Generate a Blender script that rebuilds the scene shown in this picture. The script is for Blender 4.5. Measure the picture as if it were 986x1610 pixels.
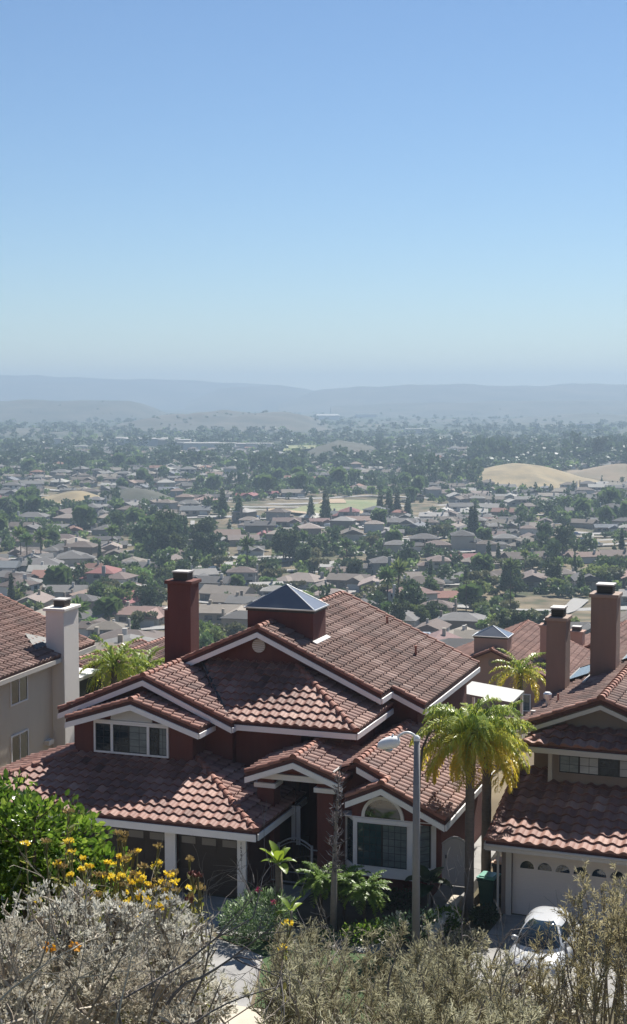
import bpy, bmesh, math, random
import numpy as np
from mathutils import Vector, Matrix
R = math.radians
rng = np.random.default_rng(7)
random.seed(7)
SC = bpy.context.scene
COL = SC.collection
for o in list(bpy.data.objects):
    bpy.data.objects.remove(o)

# ------------------------------------------------------------------ camera, sky, sun, exposure
EYE = 17.0
cam_d = bpy.data.cameras.new('camera'); cam = bpy.data.objects.new('camera', cam_d); COL.objects.link(cam)
cam.location = (0, 0, EYE); cam.rotation_euler = (R(90 - 4.6), 0, 0)
cam_d.sensor_fit = 'VERTICAL'; cam_d.sensor_height = 24; cam_d.lens = 24 * 2300 / 1610
cam_d.clip_start = 0.1; cam_d.clip_end = 60000
SC.camera = cam
SUN_AZ, SUN_EL = R(25.5), R(47.5)
SKY_STRENGTH, SUN_STRENGTH, EXPOSURE = 0.051, 5.0, 0.98
HAZE_DENSITY, HAZE_COLOR, HAZE_ANISO = 2.8e-4, (.355, .465, .595), .2
world = bpy.data.worlds.new("World"); SC.world = world; world.use_nodes = True
wn = world.node_tree.nodes; wl = world.node_tree.links
sky = wn.new('ShaderNodeTexSky'); sky.sky_type = 'NISHITA'; sky.sun_disc = False
sky.sun_elevation = SUN_EL; sky.sun_rotation = SUN_AZ
sky.altitude = 100; sky.air_density = 1.0; sky.dust_density = 0; sky.ozone_density = 6
wn['Background'].inputs['Strength'].default_value = SKY_STRENGTH
wl.new(sky.outputs[0], wn['Background'].inputs[0])
sun_d = bpy.data.lights.new('sun', 'SUN'); sun_d.energy = SUN_STRENGTH; sun_d.angle = R(0.53); sun_d.color = (1, .955, .88)
sun = bpy.data.objects.new('sun', sun_d); COL.objects.link(sun)
SUND = Vector((math.sin(SUN_AZ) * math.cos(SUN_EL), math.cos(SUN_AZ) * math.cos(SUN_EL), math.sin(SUN_EL)))
sun.rotation_euler = SUND.to_track_quat('Z', 'Y').to_euler(); sun.location = (0, 0, 60)
SC.view_settings.view_transform = 'Standard'; SC.view_settings.look = 'None'
SC.view_settings.exposure = EXPOSURE; SC.view_settings.gamma = 1; SC.view_settings.use_curve_mapping = False
SC.cycles.max_bounces = 6; SC.cycles.diffuse_bounces = 3; SC.cycles.glossy_bounces = 3
SC.cycles.transmission_bounces = 4; SC.cycles.volume_bounces = 1; SC.cycles.transparent_max_bounces = 6
SC.cycles.use_adaptive_sampling = True; SC.cycles.adaptive_threshold = 0.02

# ------------------------------------------------------------------ materials
def mat(name, cols, rough=.8, noise=0, nscale=4., ncol=None, bump=0, bscale=60., transl=0, metal=0, spec=.5, coat=0, stretch=None, objvar=0):
    """cols: one colour or a list ramped by the per-face 'tint'; ncol: second colour blended in by object-space noise."""
    m = bpy.data.materials.new(name); m.use_nodes = True
    n, l = m.node_tree.nodes, m.node_tree.links
    p = n['Principled BSDF']; out = n['Material Output']
    p.inputs['Roughness'].default_value = rough; p.inputs['Metallic'].default_value = metal
    p.inputs['Specular IOR Level'].default_value = spec; p.inputs['Coat Weight'].default_value = coat
    if isinstance(cols[0], (tuple, list)):
        at = n.new('ShaderNodeAttribute'); at.attribute_name = 'tint'
        rp = n.new('ShaderNodeValToRGB')
        el = rp.color_ramp.elements
        while len(el) < len(cols): el.new(.5)
        for i, c in enumerate(cols):
            el[i].position = i / (len(cols) - 1); el[i].color = (*c, 1)
        l.new(at.outputs['Fac'], rp.inputs[0]); c_out = rp.outputs[0]
    else:
        rgb = n.new('ShaderNodeRGB'); rgb.outputs[0].default_value = (*cols, 1); c_out = rgb.outputs[0]
    tc = n.new('ShaderNodeTexCoord')
    if ncol is not None:
        co = tc.outputs['Object']
        if stretch:
            mp = n.new('ShaderNodeMapping'); mp.inputs['Scale'].default_value = stretch
            l.new(co, mp.inputs[0]); co = mp.outputs[0]
        nt = n.new('ShaderNodeTexNoise'); nt.inputs['Scale'].default_value = nscale; nt.inputs['Detail'].default_value = 5
        nt.inputs['Roughness'].default_value = .62
        l.new(co, nt.inputs['Vector'])
        mr = n.new('ShaderNodeMapRange'); mr.inputs[1].default_value = .38; mr.inputs[2].default_value = .66
        mr.inputs[4].default_value = noise
        l.new(nt.outputs['Fac'], mr.inputs[0])
        mx = n.new('ShaderNodeMix'); mx.data_type = 'RGBA'
        l.new(mr.outputs[0], mx.inputs[0]); l.new(c_out, mx.inputs[6]); mx.inputs[7].default_value = (*ncol, 1)
        c_out = mx.outputs[2]
    if objvar:      # every copy has its own shade
        oi = n.new('ShaderNodeObjectInfo'); hs = n.new('ShaderNodeHueSaturation')
        m1 = n.new('ShaderNodeMapRange'); m1.inputs[3].default_value = 1 - objvar; m1.inputs[4].default_value = 1 + objvar; l.new(oi.outputs['Random'], m1.inputs[0]); l.new(m1.outputs[0], hs.inputs['Value'])
        f7 = n.new('ShaderNodeMath'); f7.operation = 'MULTIPLY'; f7.inputs[1].default_value = 7.13; l.new(oi.outputs['Random'], f7.inputs[0]); fr = n.new('ShaderNodeMath'); fr.operation = 'FRACT'; l.new(f7.outputs[0], fr.inputs[0])
        m2 = n.new('ShaderNodeMapRange'); m2.inputs[3].default_value = .5 - objvar * .09; m2.inputs[4].default_value = .5 + objvar * .05; l.new(fr.outputs[0], m2.inputs[0]); l.new(m2.outputs[0], hs.inputs['Hue'])
        l.new(c_out, hs.inputs['Color']); c_out = hs.outputs[0]
    l.new(c_out, p.inputs['Base Color'])
    if bump:
        nb = n.new('ShaderNodeTexNoise'); nb.inputs['Scale'].default_value = bscale; nb.inputs['Detail'].default_value = 4
        l.new(tc.outputs['Object'], nb.inputs['Vector'])
        bp = n.new('ShaderNodeBump'); bp.inputs['Strength'].default_value = bump; bp.inputs['Distance'].default_value = .02
        l.new(nb.outputs['Fac'], bp.inputs['Height']); l.new(bp.outputs[0], p.inputs['Normal'])
    if transl:
        tr = n.new('ShaderNodeBsdfTranslucent'); l.new(c_out, tr.inputs['Color'])
        ms = n.new('ShaderNodeMixShader'); ms.inputs[0].default_value = transl
        l.new(p.outputs[0], ms.inputs[1]); l.new(tr.outputs[0], ms.inputs[2]); l.new(ms.outputs[0], out.inputs['Surface'])
    return m

M = {}
M['tile_red'] = mat('tile_red', [(0.088, 0.038, 0.028), (0.200, 0.090, 0.066), (0.296, 0.148, 0.110), (0.432, 0.268, 0.208)], .7, .45, 1.1, (.22, .12, .10), .3, 40)
M['tile_old'] = mat('tile_old', [(0.060, 0.030, 0.024), (0.152, 0.075, 0.056), (0.248, 0.140, 0.108), (0.400, 0.276, 0.228)], .8, .6, .6, (.17, .11, .09), .3, 40)
M['tile_pink'] = mat('tile_pink', [(0.136, 0.064, 0.048), (0.256, 0.132, 0.100), (0.384, 0.224, 0.176)], .8, .4, .8, (.24, .13, .1), .2, 40)
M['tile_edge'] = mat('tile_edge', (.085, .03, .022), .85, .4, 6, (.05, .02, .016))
M['cap_tile'] = mat('cap_tile', [(0.187, 0.068, 0.044), (0.289, 0.119, 0.081), (0.399, 0.196, 0.140)], .75, .4, 3, (.22, .10, .075), .2, 50)
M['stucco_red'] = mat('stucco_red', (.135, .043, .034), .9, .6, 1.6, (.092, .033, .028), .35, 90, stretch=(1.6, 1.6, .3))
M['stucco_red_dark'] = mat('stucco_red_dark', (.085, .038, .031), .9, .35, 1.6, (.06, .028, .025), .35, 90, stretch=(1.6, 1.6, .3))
M['stucco_beige'] = mat('stucco_beige', (.62, .55, .45), .9, .35, 1.2, (.53, .47, .385), .35, 90, stretch=(1.6, 1.6, .3))
M['stucco_taupe'] = mat('stucco_taupe', (.25, .20, .17), .9, .35, 1.4, (.205, .165, .14), .35, 90, stretch=(1.6, 1.6, .3))
M['stucco_pale'] = mat('stucco_pale', (.74, .69, .63), .9, .3, 1.5, (.64, .60, .545), .3, 90, stretch=(1.6, 1.6, .3))
M['stucco_pink'] = mat('stucco_pink', (.36, .23, .18), .9, .3, 1.5, (.30, .19, .15), .3, 90)
M['chim_brown'] = mat('chim_brown', (.245, .165, .13), .9, .4, 1.8, (.19, .13, .105), .35, 70, stretch=(1.6, 1.6, .3))
M['chim_grey'] = mat('chim_grey', (.30, .225, .185), .9, .35, 1.8, (.24, .18, .15), .35, 70, stretch=(1.6, 1.6, .3))
M['white_trim'] = mat('white_trim', (.78, .77, .77), .55, .35, 2.5, (.68, .665, .65))
M['grey_trim'] = mat('grey_trim', (.50, .465, .42), .6, .3, 2.5, (.41, .38, .35))
M['frame_black'] = mat('frame_black', (.016, .016, .018), .5)
M['glass_dark'] = mat('glass_dark', (.014, .018, .022), .04, .6, 1.2, (.03, .042, .05), coat=.6)
M['glass_blind'] = mat('glass_blind', (.17, .20, .20), .10, .7, 2.2, (.09, .115, .12), coat=.8, stretch=(1, 1, 3))
M['glass_pale'] = mat('glass_pale', (.40, .41, .42), .12, .6, 2.2, (.27, .28, .30), coat=.8, stretch=(1, 1, 3))
M['glass_sheen'] = mat('glass_sheen', (.02, .05, .055), .05, .6, 1.3, (.05, .09, .10), coat=.8)
M['door_brown'] = mat('door_brown', (.036, .025, .02), .6, .4, 3, (.026, .018, .015), stretch=(1, 1, 14))
M['door_pane'] = mat('door_pane', (.14, .125, .108), .2)
M['door_taupe'] = mat('door_taupe', (.66, .60, .55), .7, .35, 3, (.58, .53, .49), stretch=(1, 1, 12))
M['gate_iron'] = mat('gate_iron', (.30, .31, .34), .5, .3, 4, (.2, .2, .22))
M['gate_wood'] = mat('gate_wood', (.40, .38, .38), .65, .3, 4, (.32, .30, .30), stretch=(14, 14, 1))
M['skylight_glass'] = mat('skylight_glass', (.14, .15, .17), .22, .4, 1.5, (.18, .19, .21), coat=.5)
M['metal_pale'] = mat('metal_pale', (.55, .56, .57), .38, .3, 5, (.42, .42, .42), metal=.6)
M['metal_dark'] = mat('metal_dark', (.028, .025, .024), .6)
M['flue'] = mat('flue', (.075, .055, .045), .7, .4, 6, (.12, .10, .09))
M['flashing'] = mat('flashing', (.40, .38, .36), .6)
M['solar'] = mat('solar', (.015, .022, .04), .12, coat=.9)
M['concrete'] = mat('concrete', (.30, .29, .275), .9, .9, .9, (.17, .165, .16), .25, 30)
M['concrete_cream'] = mat('concrete_cream', (.50, .44, .35), .9, .5, 1.6, (.40, .345, .27), .25, 30)
M['asphalt'] = mat('asphalt', (.06, .06, .06), .9, .5, .5, (.08, .078, .075), .3, 60)
M['soil'] = mat('soil', (.07, .052, .036), .95, .7, 1.3, (.11, .085, .06), .5, 12)
M['lawn'] = mat('lawn', (.035, .075, .018), .95, .6, 1.5, (.06, .085, .025), .6, 60)
M['pole'] = mat('pole', (.20, .20, .205), .7, .4, 6, (.26, .255, .25))
M['lamp_white'] = mat('lamp_white', (.82, .82, .80), .35, .3, 5, (.7, .69, .66))
M['lamp_lens'] = mat('lamp_lens', (.45, .47, .5), .15)
M['bark_palm'] = mat('bark_palm', (.14, .115, .095), .95, .6, 5, (.085, .07, .06), .6, 20, stretch=(1, 1, 5))
M['bark'] = mat('bark', (.095, .072, .055), .95, .6, 5, (.06, .046, .036), .6, 20)
M['bark_grey'] = mat('bark_grey', (.24, .215, .195), .95, .6, 7, (.15, .13, .118), .5, 20)
M['twig_dark'] = mat('twig_dark', (.12, .105, .098), .95, .6, 9, (.21, .19, .178))
M['twig_grey'] = mat('twig_grey', [(.15, .122, .095), (.30, .255, .20), (.48, .43, .35)], .95)
M['palm_leaf'] = mat('palm_leaf', [(.07, .14, .022), (.20, .29, .04), (.40, .45, .06), (.62, .52, .05), (.70, .46, .035)], .38, transl=.48)
M['palm_small'] = mat('palm_small', [(.06, .12, .02), (.15, .25, .035), (.28, .37, .07), (.48, .50, .22)], .4, transl=.45)
M['paddle_leaf'] = mat('paddle_leaf', [(.12, .21, .02), (.27, .36, .03)], .4, .5, 5, (.2, .27, .025), transl=.4)
M['dark_leaf'] = mat('dark_leaf', [(.018, .035, .012), (.035, .06, .018)], .5, transl=.2)
M['shrub_leaf'] = mat('shrub_leaf', [(.024, .052, .009), (.075, .145, .018), (.155, .245, .03), (.31, .38, .07)], .28, transl=.5)
M['oleander_leaf'] = mat('oleander_leaf', [(.035, .07, .022), (.10, .18, .055), (.25, .34, .17), (.5, .56, .42)], .4, transl=.4)
M['silver_leaf'] = mat('silver_leaf', [(.26, .235, .185), (.52, .49, .40), (.74, .71, .61), (.88, .86, .78)], .7, transl=.42)
M['sage_leaf'] = mat('sage_leaf', [(.125, .108, .062), (.25, .232, .145), (.365, .35, .225), (.57, .545, .39)], .75, transl=.45)
M['sage_gold'] = mat('sage_gold', [(.155, .125, .062), (.29, .25, .135), (.41, .365, .21), (.58, .53, .35)], .75, transl=.45)
M['yellow_petal'] = mat('yellow_petal', [(.66, .44, .03), (.84, .62, .04), (.90, .78, .16)], .7, transl=.4)
M['tan_petal'] = mat('tan_petal', [(.22, .15, .06), (.38, .27, .10), (.46, .36, .16)], .8, transl=.2)
M['maroon_petal'] = mat('maroon_petal', [(.10, .03, .03), (.2, .08, .06)], .8)
M['orange_petal'] = mat('orange_petal', [(.62, .25, .012), (.75, .38, .02)], .6, transl=.3)
M['pink_petal'] = mat('pink_petal', (.55, .05, .15), .6, transl=.3)
M['bin_green'] = mat('bin_green', (.014, .06, .045), .45, .3, 4, (.02, .075, .055))
M['bin_dark'] = mat('bin_dark', (.02, .021, .023), .5)
M['bin_pale'] = mat('bin_pale', (.55, .36, .25), .6)
M['car_white'] = mat('car_white', (.50, .51, .52), .25, .3, 3, (.44, .45, .46), coat=.8)
M['car_glass'] = mat('car_glass', (.012, .022, .03), .05, coat=.6)
M['rubber'] = mat('rubber', (.02, .02, .02), .85)
M['chrome'] = mat('chrome', (.6, .6, .6), .2, metal=.9)

# ------------------------------------------------------------------ object helpers
def tag(o, label=None, cat=None, group=None, kind=None):
    if label: o['label'] = label
    if cat: o['category'] = cat
    if group: o['group'] = group
    if kind: o['kind'] = kind
    return o

def thing(name, label, cat, loc=(0, 0, 0), rotz=0, group=None):
    o = bpy.data.objects.new(name, None); COL.objects.link(o); o.empty_display_size = .2
    o.location = loc; o.rotation_euler = (0, 0, rotz)
    return tag(o, label, cat, group)

def np_mesh(name, V, F, mats, parent=None, midx=None, tint=None, smooth=False):
    """V (n,3) array, F list of equal- or mixed-length index lists / array; links ONE mesh object."""
    me = bpy.data.meshes.new(name)
    V = np.asarray(V, dtype=np.float32)
    if isinstance(F, np.ndarray):
        nf, k = F.shape; loops = F.ravel().astype(np.int32)
        starts = np.arange(nf, dtype=np.int32) * k; tot = np.full(nf, k, np.int32)
    else:
        tot = np.array([len(f) for f in F], np.int32); nf = len(F)
        loops = np.array([i for f in F for i in f], np.int32)
        starts = np.concatenate([[0], np.cumsum(tot)[:-1]]).astype(np.int32) if nf else np.zeros(0, np.int32)
    me.vertices.add(len(V)); me.vertices.foreach_set('co', V.ravel())
    me.loops.add(len(loops)); me.loops.foreach_set('vertex_index', loops)
    me.polygons.add(nf); me.polygons.foreach_set('loop_start', starts)
    me.update(calc_edges=True)
    for m in (mats if isinstance(mats, (list, tuple)) else [mats]):
        me.materials.append(m)
    if midx is not None: me.polygons.foreach_set('material_index', np.asarray(midx, np.int32))
    if tint is not None:
        a = me.attributes.new('tint', 'FLOAT', 'FACE'); a.data.foreach_set('value', np.asarray(tint, np.float32))
    me.polygons.foreach_set('use_smooth', np.full(nf, bool(smooth)))
    me.validate()
    o = bpy.data.objects.new(name, me); COL.objects.link(o)
    if parent is not None: o.parent = parent
    return o

class MB:
    def __init__(s): s.V = []; s.F = []; s.I = []; s.T = []; s.mt = None
    def add(s, vs, fs, m=0, t=.5):
        b = len(s.V)
        s.V += [(s.mt @ Vector(v))[:] if s.mt else tuple(v) for v in vs]
        s.F += [[b + i for i in f] for f in fs]; s.I += [m] * len(fs); s.T += [t] * len(fs)
        return s
    def box(s, a, b, m=0, t=.5):
        x0, y0, z0 = a; x1, y1, z1 = b
        vs = [(x0, y0, z0), (x1, y0, z0), (x1, y1, z0), (x0, y1, z0), (x0, y0, z1), (x1, y0, z1), (x1, y1, z1), (x0, y1, z1)]
        return s.add(vs, [(0, 3, 2, 1), (4, 5, 6, 7), (0, 1, 5, 4), (1, 2, 6, 5), (2, 3, 7, 6), (3, 0, 4, 7)], m, t)
    def prism(s, poly, vec, m=0, t=.5):
        n = len(poly); vec = Vector(vec)
        vs = [tuple(p) for p in poly] + [tuple(Vector(p) + vec) for p in poly]
        fs = [list(range(n)), list(range(2 * n - 1, n - 1, -1))] + [[(i + 1) % n, i, n + i, n + (i + 1) % n] for i in range(n)]
        return s.add(vs, fs, m, t)
    def tube(s, pts, rad, seg=8, m=0, t=.5, cap=True):
        pts = [Vector(p) for p in pts]; n = len(pts)
        rad = rad if isinstance(rad, (list, tuple)) else [rad] * n
        vs = []; fs = []; prev = None
        for i, p in enumerate(pts):
            d = (pts[min(i + 1, n - 1)] - pts[max(i - 1, 0)]).normalized()
            if prev is None:
                x = d.cross(Vector((0, 0, 1)) if abs(d.z) < .9 else Vector((1, 0, 0))).normalized()
            else:
                x = (prev - d * prev.dot(d)).normalized()
            prev = x; y = d.cross(x)
            for k in range(seg):
                a = 2 * math.pi * k / seg
                vs.append(tuple(p + (x * math.cos(a) + y * math.sin(a)) * rad[i]))
        for i in range(n - 1):
            for k in range(seg):
                k2 = (k + 1) % seg
                fs.append((i * seg + k, i * seg + k2, (i + 1) * seg + k2, (i + 1) * seg + k))
        if cap: fs += [list(range(seg))[::-1], [(n - 1) * seg + k for k in range(seg)]]
        return s.add(vs, fs, m, t)
    def lathe(s, prof, c=(0, 0, 0), seg=16, m=0, t=.5):
        n = len(prof); vs = []; fs = []
        for r, z in prof:
            for k in range(seg):
                a = 2 * math.pi * k / seg; vs.append((c[0] + r * math.cos(a), c[1] + r * math.sin(a), c[2] + z))
        for i in range(n - 1):
            for k in range(seg):
                k2 = (k + 1) % seg; fs.append((i * seg + k, i * seg + k2, (i + 1) * seg + k2, (i + 1) * seg + k))
        fs += [list(range(seg))[::-1], [(n - 1) * seg + k for k in range(seg)]]
        return s.add(vs, fs, m, t)
    def build(s, name, mats, parent=None, smooth=False, bevel=0):
        o = np_mesh(name, s.V, s.F, mats, parent, s.I, s.T, smooth)
        if bevel:
            md = o.modifiers.new('bevel', 'BEVEL'); md.width = bevel; md.segments = 2; md.limit_method = 'ANGLE'; md.angle_limit = R(40)
        return o

def box(name, a, b, m, parent, bevel=0):
    return MB().box(a, b).build(name, m, parent, bevel=bevel)

# ------------------------------------------------------------------ the local frames of the street
TH = R(19.336)
def frame(th): return Vector((math.cos(th), -math.sin(th), 0)), Vector((math.sin(th), math.cos(th), 0))
O1 = Vector((-2.34, 48.07, 0)); A1, B1 = frame(TH)
TH2 = TH + R(1.5); O2 = Vector((6.34, 46.74, 0)); A2, B2 = frame(TH2)
def W1(u, v, z=0): return O1 + A1 * u + B1 * v + Vector((0, 0, z))
def W2(u, v, z=0): return O2 + A2 * u + B2 * v + Vector((0, 0, z))

# ------------------------------------------------------------------ terrain
VC = (Vector((0, 0, 0)) - O1).dot(B1)
def noise2(x, y, s, seed=0):
    x = np.asarray(x, float) / s; y = np.asarray(y, float) / s
    return (np.sin(x * 1.7 + seed) * np.cos(y * 1.3 - seed * 2.1) + .5 * np.sin(x * 3.9 - y * 2.7 + seed * 1.7) + .3 * np.sin(x * 6.1 + y * 7.3 + seed)) / 1.8
_pv = [VC - 400, VC - 60, VC - 4, VC + 0, VC + 1.5, VC + 3, VC + 5, VC + 8, VC + 14, VC + 22, -20.5, -19.0, 31, 60, 110, 205, 300, 400, 800, 20000]
_pz = [22, 17.5, 15.6, 15.4, 15.0, 14.4, 13.2, 11.2, 7.5, 2.6, .25, 0, 0, -7.5, -17, -33, -44, -48, -48.5, -51]
def tz(x, y):
    x = np.asarray(x, float); y = np.asarray(y, float)
    v = (x - O1.x) * B1.x + (y - O1.y) * B1.y
    far = np.clip((y - 150) / 200, 0, 1)
    v = v * (1 - far) + (y - 45) * far
    z = np.interp(v, _pv, _pz)
    k = np.clip((v - 40) / 150, 0, 1)
    z = z + k * 2.0 * noise2(x, y, 60, 1) + np.clip((v - 200) / 500, 0, 1) * 3.0 * noise2(x, y, 230, 3)
    h = np.clip((-22 - v) / 6, 0, 1) * np.clip((v - VC - 8) / 8, 0, 1)
    return z + h * .3 * noise2(x, y, 3.1, 5)

def terrain():
    ys = np.concatenate([np.linspace(-60, 0, 7), np.linspace(1.5, 60, 54), np.linspace(62, 140, 40), np.geomspace(145, 8700, 90)])
    ss = np.linspace(-1, 1, 141)
    X = np.array([[s * (abs(y) * .62 + 70) for s in ss] for y in ys]); Y = np.repeat(ys[:, None], len(ss), 1)
    Z = tz(X, Y)
    V = np.stack([X, Y, Z], -1).reshape(-1, 3)
    ny, nx = X.shape
    i = np.arange(ny - 1)[:, None] * nx + np.arange(nx - 1)[None, :]
    F = np.stack([i, i + 1, i + nx + 1, i + nx], -1).reshape(-1, 4)
    m = bpy.data.materials.new('terrain'); m.use_nodes = True
    n, l = m.node_tree.nodes, m.node_tree.links; p = n['Principled BSDF']; p.inputs['Roughness'].default_value = .95
    p.inputs['Specular IOR Level'].default_value = .2
    tc = n.new('ShaderNodeTexCoord')
    def nz(scale, det=5):
        t = n.new('ShaderNodeTexNoise'); t.inputs['Scale'].default_value = scale; t.inputs['Detail'].default_value = det
        l.new(tc.outputs['Object'], t.inputs['Vector']); return t.outputs['Fac']
    def ramp(f, stops):
        r = n.new('ShaderNodeValToRGB'); e = r.color_ramp.elements
        while len(e) < len(stops): e.new(.5)
        for k, (q, c) in enumerate(stops): e[k].position = q; e[k].color = (*c, 1)
        l.new(f, r.inputs[0]); return r.outputs[0]
    far_c = ramp(nz(.0045, 9), [(.36, (.020, .034, .015)), (.50, (.034, .048, .022)), (.58, (.06, .062, .034)), (.70, (.13, .105, .062))])
    near_c = ramp(nz(.09, 8), [(.35, (.045, .055, .024)), (.5, (.12, .095, .06)), (.68, (.20, .16, .10))])
    gx = n.new('ShaderNodeSeparateXYZ'); l.new(tc.outputs['Object'], gx.inputs[0])
    mr = n.new('ShaderNodeMapRange'); mr.inputs[1].default_value = 900; mr.inputs[2].default_value = 2000
    l.new(gx.outputs['Y'], mr.inputs[0])
    mx = n.new('ShaderNodeMix'); mx.data_type = 'RGBA'
    l.new(mr.outputs[0], mx.inputs[0]); l.new(near_c, mx.inputs[6]); l.new(far_c, mx.inputs[7]); l.new(mx.outputs[2], p.inputs['Base Color'])
    M['terrain'] = m
    tag(np_mesh('ground', V, F, m, smooth=True), kind='structure')
terrain()

M['hill_far'] = mat('hill_far', (.014, .02, .012), .95, 1.0, .004, (.07, .064, .04))
M['hill_brush'] = mat('hill_brush', (.018, .026, .013), .95, 1.0, .010, (.062, .056, .034))
M['hill_gold'] = mat('hill_gold', (.27, .205, .105), .95, .9, .06, (.16, .128, .07))
M['hill_brown'] = mat('hill_brown', (.068, .058, .036), .95, 1.0, .014, (.018, .027, .014))
M['hill_fallow'] = mat('hill_fallow', (.20, .145, .09), .95, .8, .02, (.10, .09, .05))

def bear(px): return (px - 493.) / 2300.
def top_z(py, D): return EYE - (py - 620.) / 2300. * D
RIDGES = []
def ridge(prof, D, depth, m, rough=6., seed=0, base=-56):
    """a long hill: crest heights along the way, a real front and back slope"""
    px = np.array([a for a, _ in prof], float); pz = np.array([top_z(b, D) for _, b in prof])
    n = 160; xs = np.linspace(px[0], px[-1], n); zt = np.interp(xs, px, pz)
    X0 = bear(xs) * D; RIDGES.append((D, depth, X0, zt, base))
    ts = np.linspace(-1, 1, 27); V = []
    for t in ts:
        prof_t = (1 - abs(t) ** 1.5)
        yy = D + t * depth + 0 * X0
        zz = base + (zt - base) * prof_t + rough * 1.6 * noise2(X0, yy, D / 18, seed) * prof_t * (1 - .7 * (abs(t) < .1)) + rough * .7 * noise2(X0 + yy * .4, yy, D / 45, seed + 9) * prof_t + rough * .25 * noise2(X0, yy, D / 60, seed + 3) * prof_t
        V.append(np.stack([X0 * (1 + t * depth / D * .5), yy, zz], -1))
    V = np.array(V).reshape(-1, 3)
    i = np.arange(len(ts) - 1)[:, None] * n + np.arange(n - 1)[None, :]
    F = np.stack([i, i + 1, i + n + 1, i + n], -1).reshape(-1, 4)
    return tag(np_mesh('hills', V, F, m, smooth=True), kind='structure')
ridge([(-260, 588), (-60, 588), (60, 591), (150, 594), (250, 598), (350, 600), (430, 606), (490, 616), (540, 632)], 7600, 900, M['hill_far'], 9, 1)
ridge([(300, 630), (345, 613), (400, 607), (440, 606), (475, 611), (520, 620), (560, 632)], 6500, 700, M['hill_far'], 8, 2)
ridge([(440, 634), (500, 615), (560, 610), (620, 606), (700, 604), (800, 606), (900, 604), (1000, 606), (1250, 600)], 5900, 750, M['hill_far'], 8, 4)
ridge([(-260, 630), (-60, 631), (60, 629), (170, 629), (215, 634), (262, 652)], 3900, 420, M['hill_brush'], 5, 5)
ridge([(520, 640), (640, 633), (760, 632), (900, 629), (1000, 632), (1250, 628)], 4700, 420, M['hill_brush'], 6, 6)
ridge([(180, 668), (250, 656), (330, 651), (400, 649), (455, 649), (485, 656), (530, 672), (570, 688)], 2900, 420, M['hill_brown'], 6, 7)
ridge([(560, 668), (650, 658), (760, 660), (860, 655), (930, 652), (1010, 657), (1250, 652)], 3600, 420, M['hill_brush'], 6, 8)
ridge([(-250, 676), (-60, 672), (60, 676), (160, 682), (220, 690)], 2500, 260, M['hill_brush'], 5, 9)
ridge([(440, 722), (490, 706), (530, 697), (570, 703), (640, 728)], 1560, 110, M['hill_brush'], 3, 10)

def surf_z(x, y):
    z = float(tz(x, y))
    for D, dp, X0, zt, base in RIDGES:
        t = (y - D) / dp
        if abs(t) < 1:
            xx = x / (1 + (y - D) / D * .5)
            if X0[0] < xx < X0[-1]: z = max(z, base + (float(np.interp(xx, X0, zt)) - base) * (1 - abs(t) ** 1.5) - 1)
    return z
def mound(name, x, y, rx, ry, h, m, seed=0, rot=0):
    n = 44; th = np.linspace(0, 2 * np.pi, n, endpoint=False); rs = np.linspace(0, 1, 13)
    V = []
    for r in rs:
        w = 1 + .16 * np.sin(th * 2 + seed) + .09 * np.sin(th * 5 + seed * 2)
        dx = r * rx * np.cos(th) * w; dy = r * ry * np.sin(th) * w
        X = x + dx * math.cos(rot) - dy * math.sin(rot); Y = y + dx * math.sin(rot) + dy * math.cos(rot)
        zz = tz(x, y) * (r < .0) + h * (.5 + .5 * np.cos(np.pi * r)) + np.minimum(tz(X, Y), 1e9) - 2.5 * (r > .98) + .06 * h * noise2(X, Y, rx / 3, seed) * (1 - r)
        V.append(np.stack([X, Y, zz], -1))
    V = np.array(V).reshape(-1, 3)
    F = []
    for i in range(len(rs) - 1):
        for k in range(n):
            F.append((i * n + k, i * n + (k + 1) % n, (i + 1) * n + (k + 1) % n, (i + 1) * n + k))
    return tag(np_mesh(name, V, np.array(F), m, smooth=True), kind='structure')
mound('hill', bear(816) * 1120, 1120, 58, 110, 13.5, M['hill_gold'], 1)
mound('hill', bear(990) * 1190, 1190, 62, 90, 9, M['hill_fallow'], 2)
mound('hill', bear(215) * 900, 900, 34, 46, 9, M['hill_brush'], 3)
mound('hill', bear(120) * 900, 905, 30, 34, 5, M['hill_gold'], 4)

def sheet(name, pts, m, lift=.3, kind='structure', sub=10):
    """a ground sheet that follows the terrain (quad given by 4 corners)"""
    p = [np.array(q, float) for q in pts]; V = []; n = sub + 1
    for i in range(n):
        for j in range(n):
            a, b = i / sub, j / sub
            q = (p[0] * (1 - a) + p[1] * a) * (1 - b) + (p[3] * (1 - a) + p[2] * a) * b
            V.append((q[0], q[1], float(tz(q[0], q[1])) + lift))
    F = [(i * n + j, (i + 1) * n + j, (i + 1) * n + j + 1, i * n + j + 1) for i in range(sub) for j in range(sub)]
    return tag(np_mesh(name, V, np.array(F), m), kind=kind)
M['turf'] = mat('turf', (.13, .165, .065), .95, .8, .06, (.21, .19, .09))
M['dirt'] = mat('dirt', (.34, .25, .16), .95, .5, .05, (.28, .21, .13))
M['far_road'] = mat('far_road', (.26, .25, .235), .9, .4, .05, (.20, .19, .18))
def XY(px, D): return (bear(px) * D, D)
sheet('sports_field', [XY(445, 800), XY(612, 790), XY(600, 880), XY(512, 880)], M['turf'], 1.2)
sheet('infield', [XY(500, 860), XY(545, 858), XY(540, 884), XY(510, 884)], M['dirt'], 1.5)
sheet('infield', [XY(415, 790), XY(490, 782), XY(485, 800), XY(430, 806)], M['dirt'], 1.4)
sheet('infield', [XY(560, 800), XY(590, 800), XY(588, 822), XY(562, 822)], M['dirt'], 1.5)
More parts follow.
